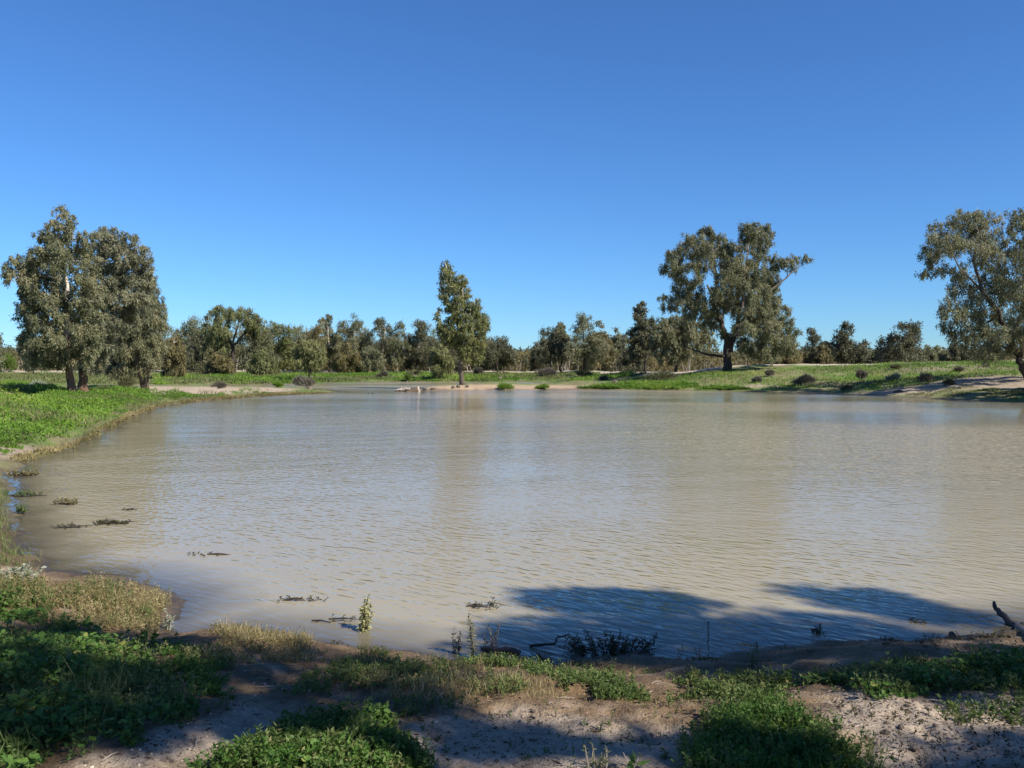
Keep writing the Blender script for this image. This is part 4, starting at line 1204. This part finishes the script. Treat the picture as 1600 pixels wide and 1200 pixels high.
FL = [(-200, 910), (40, 930), (110, 965), (180, 1000), (240, 1020), (300, 1070), (310, 1110), (270, 1140), (200, 1170), (100, 1200), (60, 1225), (-200, 1225)]
leafy_patch('dark round-leaved mallow mat filling the lower left corner', FL, 10500, .021, 'mallow', 101, .09, patchy(1.6, .22, .42, 12))
sprig_patch('fine-leaved green herbs mixed through the lower left mat', FL, 1900, .10, 'herb', 102, 12, acc=patchy(1.8, .3, .55, 13))
blade_patch('green grass blades standing in the lower left mat', FL, 3500, .16, .005, 'herb', 103, patchy(2.2, .35, .6, 14))
FLT = [(-200, 895), (20, 903), (90, 916), (180, 920), (240, 930), (270, 940), (262, 965), (250, 990), (160, 985), (90, 955), (-200, 945)]
sprig_patch('dry yellow-brown herbs on the sunlit left point by the water', FLT, 1900, .10, 'straw', 104, 14, .02, .007)
blade_patch('thin straw blades on the sunlit left point by the water', FLT, 4200, .13, .004, 'straw', 105)
sprig_patch('green shoots among the dry herbs on the left point', FLT, 550, .12, 'herb', 106, 12, acc=patchy(1.6, .45, .6, 33))
leafy_patch('sunlit pale green leaves at the left edge above the shade', [(-200, 900), (40, 905), (100, 930), (130, 955), (40, 950), (-200, 940)], 1500, .020, 'mallow', 107, .09)
BC = [(270, 1225), (320, 1195), (400, 1165), (470, 1140), (550, 1120), (610, 1130), (620, 1155), (670, 1185), (690, 1225)]
leafy_patch('leafy green mallow clump at bottom centre-left', [(400, 1170), (450, 1140), (540, 1118), (610, 1130), (615, 1160), (560, 1185), (480, 1200), (380, 1195)], 1900, .023, 'mallow', 108, .06, patchy(2.2, .25, .5, 93))
sprig_patch('yellow-green herbs scattered over the clump at bottom right of centre', [(1040, 1225), (1060, 1180), (1090, 1120), (1150, 1085), (1230, 1090), (1300, 1140), (1380, 1180), (1390, 1225)], 700, .085, 'herb', 129, 14, .022, .009)
sprig_patch('bushy fine-leaved herbs along the bottom edge left of centre', BC, 1000, .08, 'mallow', 109, 16, .026, .011)
sprig_patch('yellowish herb tips along the bottom edge left of centre', BC, 650, .09, 'herb', 110, 16, .024, .010)
BR = [(1060, 1225), (1085, 1190), (1110, 1150), (1140, 1110), (1210, 1100), (1270, 1135), (1330, 1170), (1360, 1225)]
sprig_patch('thick green herbs in the clump at bottom right of centre', BR, 950, .075, 'mallow', 111, 16, .024, .009, acc=patchy(2.6, .25, .5, 91))
leafy_patch('small round leaves inside the clump at bottom right of centre', BR, 1500, .016, 'mallow', 112, .05, patchy(2.2, .3, .55, 92))
blade_patch('bright grass blades in the clump at bottom right of centre', BR, 2600, .11, .005, 'mallow', 113)
RB = [(1180, 1074), (1260, 1060), (1330, 1046), (1420, 1040), (1520, 1036), (1600, 1030), (1720, 1025), (2150, 1015), (2150, 1085), (1720, 1092), (1600, 1086), (1480, 1088), (1380, 1090), (1260, 1085)]
leafy_patch('dark shaded leaf mat along the right shore', RB, 9500, .017, 'mallow', 114, .07, patchy(2.0, .25, .5, 22))
sprig_patch('shaded herbs along the right shore', RB, 1800, .08, 'herb', 115, 14, acc=patchy(2.0, .3, .55, 23))
sprig_patch('sparse weeds at the right edge of the bare sand', [(1450, 1110), (1540, 1080), (1720, 1070), (2100, 1060), (2100, 1160), (1720, 1160), (1560, 1150), (1480, 1140)], 700, .08, 'herb', 116, 14)
MID = [(560, 1010), (660, 1035), (760, 1030), (850, 1040), (870, 1065), (800, 1085), (720, 1110), (640, 1115), (540, 1080), (520, 1040)]
blade_patch('yellow-green grass tufts at the middle of the near shore', MID, 3600, .10, .004, 'straw', 117, patchy(1.7, .34, .56, 41))
sprig_patch('small yellow-green herbs at the middle of the near shore', MID, 1300, .07, 'herb', 118, 12, acc=patchy(1.7, .32, .55, 42))
sprig_patch('spotty green sprouts on the sunlit middle bank', [(860, 1050), (960, 1060), (1080, 1065), (1180, 1055), (1240, 1080), (1150, 1110), (1080, 1120), (960, 1105), (880, 1085)], 1100, .07, 'herb', 119, 14, .02, .009, acc=patchy(2.2, .38, .58, 43))
blade_patch('short dry stubble over the sunlit middle bank', [(640, 1020), (860, 1035), (1180, 1040), (1240, 1080), (1080, 1120), (960, 1105), (700, 1100)], 3000, .05, .0035, 'straw', 120, patchy(1.3, .35, .6, 44))
blade_patch('straw-coloured tussock grass on the shore left of centre', [(345, 985), (400, 988), (480, 1002), (500, 1020), (470, 1035), (400, 1028), (340, 1008)], 1700, .10, .004, 'straw', 121, patchy(2.2, .3, .5, 48), .5)
sprig_patch('brown leafy weeds among the tussock grass left of centre', [(335, 985), (400, 990), (490, 1006), (510, 1030), (470, 1045), (400, 1040), (330, 1015)], 420, .07, 'straw', 127, 12, .018, .007)
sprig_patch('scattered shaded weeds on the brown bank', [(200, 1000), (350, 1010), (560, 1040), (560, 1090), (380, 1090), (260, 1050)], 420, .07, 'herb', 122, 12, acc=patchy(2.0, .42, .6, 45))
sprig_patch('brown waterside weeds along the near shoreline', [(520, 1004), (700, 1030), (860, 1034), (930, 1030), (1060, 1032), (1200, 1012), (1420, 1003), (1600, 978), (1600, 1005), (1400, 1018), (1200, 1030), (1050, 1045), (850, 1050), (690, 1048), (540, 1020)], 520, .035, 'weed_dark', 123, 9, .018, .007, acc=patchy(2.0, .48, .66, 46))
sprig_patch('tiny seedlings on the bare foreground sand', [(600, 1100), (1100, 1100), (1090, 1215), (620, 1215)], 90, .045, 'herb', 124, 10, .015, .007)
sprig_patch('tiny seedlings on the bare sand at bottom right', [(1290, 1090), (1600, 1090), (1650, 1215), (1350, 1215)], 110, .045, 'weed_dark', 125, 10, .015, .007)
sprig_patch('straggling green weeds round the edge of the lower left mat', [(180, 985), (270, 1000), (350, 1050), (380, 1100), (320, 1140), (240, 1170), (120, 1205), (100, 1180), (250, 1130), (300, 1090), (230, 1020)], 420, .07, 'mallow', 128, 14, .024, .010, acc=patchy(2.0, .4, .6, 49))
# low growth at the flooded left margin
blade_patch('green rushes at the flooded left edge', [(-120, 740), (18, 752), (16, 790), (28, 835), (66, 880), (-20, 905), (-160, 905)], 4200, .13, .008, 'herb', 126, None, .4)

# earth clods and gravel on the sand
def clods():
    R = rng(131)
    G = Geo()
    ico_v = unit(np.array([(1, 0, 0), (-1, 0, 0), (0, 1, 0), (0, -1, 0), (0, 0, 1), (0, 0, -1), (.6, .6, .6), (-.6, .6, .6), (.6, -.6, .6), (-.6, -.6, .6)], float))
    tri = np.array([(4, 6, 8), (4, 7, 6), (4, 9, 7), (4, 8, 9), (6, 0, 8), (6, 2, 0), (7, 2, 6), (7, 1, 2), (9, 1, 7), (9, 3, 1), (8, 3, 9), (8, 0, 3), (5, 2, 1), (5, 0, 2), (5, 3, 0), (5, 1, 3)])
    for poly, n, s in ((SAND_FG[0], 260, .007), (SAND_FG[1], 420, .007), (SAND_FG[2], 1700, .0085), ([(560, 1020), (1000, 1040), (1240, 1050), (1240, 1100), (640, 1110)], 300, .007), ([(250, 1000), (560, 1040), (500, 1110), (300, 1100)], 200, .007),
                       ([(560, 1000), (1200, 1000), (1500, 985), (1620, 980), (1620, 1000), (1200, 1030), (850, 1050), (600, 1030)], 300, .009)):
        q = scatter_px(poly, n, R, patchy(1.6, .3, .55, 61), 2, 14)
        for p in q:
            r = s * R.uniform(.4, 1.0) * (1 + 1.6 * (R.uniform() < .08))
            V = ico_v * r * R.uniform(.65, 1.3, (10, 1)) * np.array([1, 1, .75]) + p
            G.add(V, [tri], .5)
    tag(G.make('clods', M['clod']), 'dark crumbs of earth and droppings strewn on the near sand', 'clods', kind='stuff')
    G = Geo()
    for poly, n, s in ((SAND_FG[1], 60, .007), (SAND_FG[2], 80, .008), ([(250, 1000), (560, 1040), (500, 1110), (300, 1100)], 30, .009), (SAND_FG[0], 60, .007)):
        for p in scatter_px(poly, n, R, None, 2, 14):
            V = ico_v * s * R.uniform(.5, 1.2) * R.uniform(.7, 1.3, (10, 1)) + p
            G.add(V, [tri], .5)
    tag(G.make('pebbles', M['stone']), 'small pale pebbles on the near bank', 'pebbles', kind='stuff')
    # fallen gum leaves and twig bits
    q = scatter_px([(-60, 960), (300, 1000), (700, 1040), (1240, 1050), (1660, 1000), (1660, 1215), (-60, 1215)], 1500, R, patchy(1.2, .3, .6, 62), 2, 12)
    n = len(q)
    D = R.normal(size=(n, 3)); D[:, 2] *= .12
    V, Q = leaf_geo(q + np.array([0, 0, .006]), unit(D), .05 * R.uniform(.4, 1.4, n), .009 * R.uniform(.6, 1.3, n), R)
    G = Geo(); G.add(V, [Q], np.clip(.4 + R.normal(size=n) * .25, 0, 1))
    tag(G.make('leaf_litter', M['litter']), 'fallen dry gum leaves strewn on the near bank', 'leaf litter', kind='stuff')
    G = Geo()
    for p in scatter_px([(200, 1000), (700, 1040), (1240, 1050), (1660, 1000), (1660, 1215), (100, 1215)], 90, R, None, 2, 12):
        e = R.normal(size=3) * np.array([.06, .06, .006])
        G.tube(np.array([p + (0, 0, .006), p + e * .5 + (0, 0, .012), p + e + (0, 0, .008)]), np.array([.003, .0035, .002]), 4, cap=False)
    tag(G.make('twigs', M['dead']), 'broken twigs lying about the near bank', 'twigs', kind='stuff')
    return ico_v, tri
ICO, TRI = clods()

# ------------------------------------------------------------------ single plants, branches, logs
def water_plant(name, label, px, base_py, top_py, w_px, mat, n, seed, L=.05, Wd=.012, stems=3, stub=None, group=None, droop=.3, cat='plant'):
    R = rng(seed)
    g = ground_at(px, base_py)
    d = g[1]
    hm, wm = (base_py - top_py) / F * d, w_px / F * d
    root = empty(name, g, label, cat, group)
    G, T = Geo(), Geo()
    per = n // stems
    for s in range(stems):
        e = g + np.array([R.uniform(-.5, .5) * wm, R.uniform(-.4, .4) * wm, hm * (1 if s == 0 else R.uniform(.5, .9))])
        b = g + np.array([R.uniform(-.3, .3) * wm, R.uniform(-.3, .3) * wm, -.04])
        mid = (b + e) / 2 + R.normal(size=3) * .05 * hm
        T.tube(np.array([b, mid, e]), np.array([.005, .004, .002]) * max(1, hm / .25), 5)
        t = R.uniform(.12, 1.0, per)[:, None]
        P = (1 - t) ** 2 * b + 2 * t * (1 - t) * mid + t ** 2 * e
        D = R.normal(size=(per, 3)); D[:, 2] = D[:, 2] * .4 + .35 - droop * R.uniform(0, 1, per)
        V, Q = leaf_geo(P, unit(D), L * R.uniform(.6, 1.3, per) * (1.15 - .4 * t[:, 0]), Wd * R.uniform(.7, 1.3, per), R)
        G.add(V, [Q], np.clip(t[:, 0] * .5 + .25 + R.normal(size=per) * .15, 0, 1))
    G.make('leaves', M[mat], root)
    T.make('stem', M['wet_wood'] if stub else M['dead'], root)
    return root

water_plant('water_weed', 'pale yellow-green leafy weed standing alone in the shallows', 570, 986, 934, 17, 'pale_weed', 300, 141, .06, .016, 4, True, droop=.9)
water_plant('tall_weed', 'tall thin yellow-green weed at the water edge, centre', 738, 1026, 956, 12, 'pale_weed', 120, 142, .05, .011, 2)
water_plant('dry_weed', 'reddish-brown dead weed left of the tall thin weed', 711, 1022, 984, 22, 'weed_dark', 90, 143, .035, .011, 4)
water_plant('dry_weed', 'dead grey-brown weed right of the tall thin weed', 770, 1015, 972, 30, 'weed_dark', 110, 144, .03, .009, 6)
water_plant('reed', 'thin green reed plant at the water edge right of centre', 1176, 1040, 1005, 16, 'herb', 90, 145, .045, .008, 4)
water_plant('dry_weed', 'dark forked stalks at the water edge below the drowned shrub', 1090, 1032, 1006, 16, 'weed_dark', 24, 146, .02, .007, 4)
water_plant('dry_weed', 'small curled dark stalk at the water edge left of the forked stalks', 1062, 1030, 1008, 12, 'weed_dark', 22, 147, .022, .008, 2)
water_plant('dry_weed', 'brown shoots in a row on the shore left of centre', 352, 985, 962, 14, 'straw', 40, 148, .03, .01, 4)
water_plant('herb', 'spiky narrow-leaved plant on the sand at bottom centre', 930, 1206, 1162, 40, 'herb', 160, 149, .03, .006, 7)
water_plant('herb', 'broad-leaved green plant cut by the bottom edge, centre', 990, 1212, 1182, 30, 'mallow', 22, 150, .07, .024, 4)
water_plant('herb', 'small lone green plant on the bare sand right of bottom centre', 1038, 1186, 1170, 16, 'herb', 60, 151, .025, .009, 4)
water_plant('herb', 'feathery green plant on the sand left of the right-hand clump', 1310, 1140, 1110, 14, 'mallow', 120, 152, .03, .006, 4)
water_plant('herb', 'small tuft on the pale sand midway, in sunlight', 937, 1142, 1126, 14, 'herb', 70, 153, .022, .007, 4)
# silvery shrub at the left edge
water_plant('silver_shrub', 'silvery grey leafy shrub on the left point by the water', 36, 912, 882, 70, 'silver', 900, 154, .045, .012, 14, cat='shrub')
water_plant('silver_weed', 'tufted silvery weed with green blades at the right end of the left point', 262, 984, 952, 22, 'silver', 200, 155, .04, .009, 8)

def drowned_shrub():
    R = rng(161)
    g = ground_at(955, 1022)
    root = empty('drowned_shrub', g, 'low dark shrub half drowned at the shaded water edge', 'shrub')
    G, T = Geo(), Geo()
    d = g[1]
    for s in range(60):
        x = R.uniform(-1, 1)
        e = g + np.array([x * .38 + R.normal() * .05, R.uniform(-.14, .24), .03 + .11 * R.uniform(.2, 1) * (1 - .5 * x * x)])
        b = g + np.array([x * .22, R.uniform(-.06, .12), -.05])
        T.tube(np.array([b, (b + e) / 2 + R.normal(size=3) * .015, e]), np.array([.004, .003, .0015]), 4, cap=False)
        t = R.uniform(.35, 1.05, 22)[:, None]
        P = b + (e - b) * t
        D = R.normal(size=(22, 3)); D[:, 2] = D[:, 2] * .5 + .4
        V, Q = leaf_geo(P, unit(D), .030 * R.uniform(.6, 1.3, 22), .011, R)
        G.add(V, [Q], np.clip(.3 + R.normal(size=22) * .25 + .3 * (R.uniform() < .2), 0, 1))
    G.make('leaves', M['weed_dark'], root)
    T.make('stems', M['wet_wood'], root)
drowned_shrub()

def weed_raft(label, px, py, w_px, seed, n=14, up=.05, name='floating_weed', dense=1, mat='weed_dark'):
    """a half-sunk stem lying on the water with upright shoots"""
    R = rng(seed)
    d = H * F / (py - HY)
    x = (px - CX) / F * d
    wm = w_px / F * d
    g = np.array([x, d, .0])
    root = empty(name, g, label, 'water weed', 'weeds lying in the shallows')
    T, G = Geo(), Geo()
    for s in range(max(2, n // 5)):
        a = g + np.array([R.uniform(-.5, .0) * wm, R.normal() * wm * .10, .004])
        b = a + np.array([R.uniform(.35, .7) * wm, R.normal() * wm * .08, R.uniform(-.01, .02)])
        T.tube(np.array([a, (a + b) / 2 + np.array([0, R.normal() * .02, .012]), b]), np.array([.007, .008, .004]) * (d / 9) ** .6, 5)
    for s in range(n):
        b = g + np.array([R.uniform(-.5, .5) * wm, R.normal() * wm * .12, -.02])
        e = b + np.array([R.normal() * .03, R.normal() * .03, .03 + up * R.uniform(.3, 1.2)])
        T.tube(np.array([b, e]), np.array([.004, .0025]) * (d / 9) ** .6, 4)
        m = 5 * dense
        t = R.uniform(.4, 1.1, m)[:, None]
        D = R.normal(size=(m, 3)); D[:, 2] = np.abs(D[:, 2]) * .4
        V, Q = leaf_geo(b + (e - b) * t, unit(D), .035 * (d / 9) ** .5 * R.uniform(.6, 1.3, m), .011 * (d / 9) ** .5, R)
        G.add(V, [Q], np.clip(.35 + R.normal(size=m) * .25, 0, 1))
    tag(T.make('stems', M['wet_wood'], root), kind='stuff')
    G.make('leaves', M[mat], root)
weed_raft('curved dark weed stem with upright shoots floating in front of the shaded water', 750, 948, 48, 171, 16, .05)
weed_raft('scattered dark weed scraps floating left of the pale standing weed', 470, 937, 66, 172, 14, .02)
weed_raft('thin broken weed line floating just off the shore left of centre', 520, 970, 70, 173, 10, .02)
weed_raft('faint dark weed scraps floating well off the left point', 325, 867, 56, 174, 8, .01)
weed_raft('dense dark weed bed in the left shallows', 176, 819, 46, 175, 34, .035, dense=3)
weed_raft('flat weed strip left of the dense weed bed', 110, 824, 54, 176, 18, .03)
weed_raft('brown weed tuft in the left shallows nearer the far bank', 104, 788, 30, 177, 22, .08, dense=3, mat='straw')
weed_raft('longer brown grassy tuft standing in the water below the left beach', 34, 743, 50, 178, 40, .08, dense=4, mat='straw')
weed_raft('scattered leafy weeds at the left edge of the shallows', 30, 775, 70, 179, 22, .07, dense=3, mat='herb')
weed_raft('small green leafy weed between the left edge and the dense weed bed', 38, 803, 22, 180, 12, .12, dense=4, mat='herb')
weed_raft('tiny dark scraps floating farther out right of the dense weed bed', 200, 797, 24, 181, 6, .01)
weed_raft('pair of tiny dark shoots poking up beyond the shaded shore, right', 1440, 973, 26, 182, 4, .015)
weed_raft('little dark weed clump in the shaded water right of the reed', 1272, 987, 26, 183, 8, .03)

def stick(name, label, pts, radii, mat='wet_wood', cat='stick', group=None, sides=8, twigs=0, seed=1, children=()):
    R = rng(seed)
    p = np.array(pts)
    m = np.linspace(0, len(p) - 1, 3 * (len(p) - 1) + 1)
    pp = np.stack([np.interp(m, np.arange(len(p)), p[:, k]) for k in range(3)], 1)
    rr = np.interp(m, np.arange(len(p)), radii)
    pp[1:-1] += R.normal(size=(len(pp) - 2, 3)) * rr[1:-1, None] * .3
    G = Geo()
    G.tube(pp, rr * R.uniform(.85, 1.15, len(rr)), sides)
    for q, r2 in children:
        q = np.array(q)
        G.tube(q, np.linspace(r2, r2 * .4, len(q)), 5)
    return tag(G.make(name, M[mat], smooth=True), label, cat, group)
gl = ground_at(1640, 1008)
stick('fallen_branch', 'dark bare branch leaning out over the water from the right shore', [gl + np.array([.35, -.2, .02]), gl + np.array([0, 0, .03]), at(1593, 985, 7.75), at(1570, 963, 7.95), at(1555, 950, 8.05), at(1553, 940, 8.05)],
      [.05, .045, .036, .028, .02, .012], seed=191, cat='branch', children=[([at(1593, 985, 7.75), at(1575, 985, 7.8), at(1560, 980, 7.85)], .008), ([at(1586, 978, 7.8), at(1572, 984, 7.75)], .006)])
dz = lambda px, py, z: (lambda d: np.array([(px - CX) / F * d, d, z]))((H - z) * F / (py - HY))
stick('sunken_log', 'short dark log lying half sunk at the shore, centre', [dz(752, 1013, .02), dz(780, 1017, .03), dz(811, 1022, .03)], [.018, .03, .034], seed=192, cat='log')
stick('arched_twig', 'thin dark twig arching over the water left of the drowned shrub', [dz(828, 1009, .01), dz(852, 1008, .03), dz(868, 1005, .05), dz(871, 996, .07), dz(890, 991, .10)], [.012, .012, .010, .008, .005], seed=193)
stick('curved_branch', 'bent dark branch coming out of the water onto the shore, centre', [dz(840, 1018, .005), dz(850, 1028, .04), dz(862, 1034, .07), dz(858, 1046, .06)], [.014, .02, .024, .02], seed=194, cat='branch')
stick('stake', 'single thin dark stalk standing in the shaded water, taller one', [dz(1107, 972, -.1), dz(1107, 972, .06), dz(1106, 972, .13)], [.007, .007, .005], seed=195)
stick('stake', 'thin bent stalk rising from the water by the reed', [dz(1183, 1004, -.1), dz(1183, 1004, .07), dz(1180, 1004, .16)], [.006, .006, .004], seed=196)
stick('stake', 'short dark stub poking from the water right of the reed', [dz(1282, 975, -.1), dz(1282, 975, .04)], [.008, .007], seed=197)
stick('dry_stick', 'pale dry stick lying on the sand left of the right-hand clump', [gx(1088, 1146), np.array(gx(1105, 1153)) + (0, 0, .01), gx(1120, 1156)], [.006, .006, .004], 'dead', seed=198)
stick('dry_stick', 'small grey twig lying on the bare sand at bottom centre', [gx(1056, 1158), gx(1066, 1164)], [.005, .004], 'dead', seed=199)
stick('stake', 'left one of two tiny dark stubs out on the far water', [dz(576, 614, -.2), dz(576.3, 614, .07)], [.05, .03], seed=200)
stick('stake', 'right one of two tiny dark stubs out on the far water', [dz(582.5, 614, -.2), dz(583, 614, .09)], [.05, .03], seed=201)

def rock(name, label, px, py, w, h, mat, seed, cat='rock', z=None, group=None):
    R = rng(seed)
    g = ground_at(px, py)
    d = g[1]
    th, ph = np.meshgrid(np.linspace(0, 2 * np.pi, 12, endpoint=False), np.linspace(-.5 * np.pi + .25, .5 * np.pi - .2, 6))
    V = np.stack([np.cos(ph) * np.cos(th), np.cos(ph) * np.sin(th), np.sin(ph)], -1).reshape(-1, 3)
    V *= R.uniform(.8, 1.18, (len(V), 1))
    V = V * np.array([w / 2, w / 2.4, h / 1.5]) / F * d + g + np.array([0, 0, h * .35 / F * d])
    i, j = np.meshgrid(np.arange(5), np.arange(12), indexing='ij')
    i, j = i.ravel(), j.ravel()
    Q = np.stack([i * 12 + j, i * 12 + (j + 1) % 12, (i + 1) * 12 + (j + 1) % 12, (i + 1) * 12 + j], 1)
    G = Geo()
    G.add(V, [Q, np.arange(12)[None, ::-1], 60 + np.arange(12)[None]], .5)
    return tag(G.make(name, M[mat]), label, cat, group)
rock('earth_clod', 'dark lump of earth at the shore right of the shaded water', 1488, 995, 11, 8, 'clod', 211, 'clod')
rock('rock', 'dark lump on the far waterline right of the islet tree', 781, 594, 7, 5, 'rock_dark', 212)
rock('rock', 'dark lump on the grass at the head of the inlet', 961, 599, 9, 5, 'rock_dark', 213)
for k, (px, py, w, h, l) in enumerate([(664, 609, 8, 3, 'dark stone in the water just right of the tilted brown pipe'), (677, 608.8, 10, 2, 'flat dark stone midway between the brown pipe and the islet'),
                                       (708, 607, 6, 4, 'stone at the left tip of the islet'), (716, 605.5, 7, 4, 'pale stone left of the islet tree foot'), (730, 606, 6, 4, 'stone in front of the islet tree foot'), (1404, 613, 15, 4, 'dark flat stump on the sand near the right waterline')]):
    rock('stone', l, px, py, w, h, 'rock_dark', 220 + k, 'stone')

# the tilted pipe and the driftwood beside it
def tilted_pipe():
    d = H * F / (611.5 - HY)
    b = at(646, 611.5, d)
    root = empty('tilted_pipe', b, 'tapered brown pipe end with pale rim, sticking tilted out of the water', 'pipe')
    k = d / F
    a0, a1 = np.array([-13 * k, 1.0 * k, -3.2 * k]), np.array([8.2 * k, -1 * k, 2.2 * k])
    ts = np.linspace(0, 1, 7)[:, None]
    G = Geo()
    path = b + a0 + (a1 - a0) * ts
    G.tube(path, np.linspace(3.0, 5.8, 7) * k, 18)
    G.make('body', M['rust_pipe'], root, smooth=False)
    ax = unit(a1 - a0)
    e = b + a1
    G = Geo()
    # rim ring with an open bore
    prof = [(-.25, 5.55), (1.3, 5.6), (1.5, 5.3), (1.5, 4.2), (.1, 4.1)]
    u = unit(np.cross(ax, np.array([0, 1, 0]))); w = np.cross(ax, u)
    th = np.linspace(0, 2 * np.pi, 20, endpoint=False)
    V = np.concatenate([e + ax * (p * k) + (u[None] * np.cos(th)[:, None] + w[None] * np.sin(th)[:, None]) * (r * k) for p, r in prof])
    i, j = np.meshgrid(np.arange(len(prof) - 1), np.arange(20), indexing='ij'); i, j = i.ravel(), j.ravel()
    Q = np.stack([i * 20 + j, i * 20 + (j + 1) % 20, (i + 1) * 20 + (j + 1) % 20, (i + 1) * 20 + j], 1)
    G.add(V, [Q], .5)
    G.make('rim', M['pale_rim'], root)
tilted_pipe()
D0 = H * F / (611.5 - HY)
stick('driftwood', 'pale knotted driftwood snagged against the left end of the brown pipe', [at(617, 610.3, D0), at(622, 608.5, D0), at(627, 609.5, D0), at(634, 608, D0), at(641, 607.5, D0)], [.07, .13, .12, .13, .10], 'dead', cat='driftwood', seed=231,
      children=[([at(619, 611, D0), at(626, 607.5, D0), at(629, 604.5, D0)], .07), ([at(628, 611, D0), at(632, 608, D0), at(638, 610.5, D0)], .08), ([at(616, 609.5, D0), at(623, 611.3, D0), at(630, 611, D0)], .06)])
stick('driftwood', 'dark wet branch lying behind the pale driftwood by the pipe', [at(624, 610.5, D0 + .4), at(631, 609.3, D0 + .4), at(640, 610, D0 + .4)], [.12, .14, .1], 'wet_wood', cat='driftwood', seed=232)
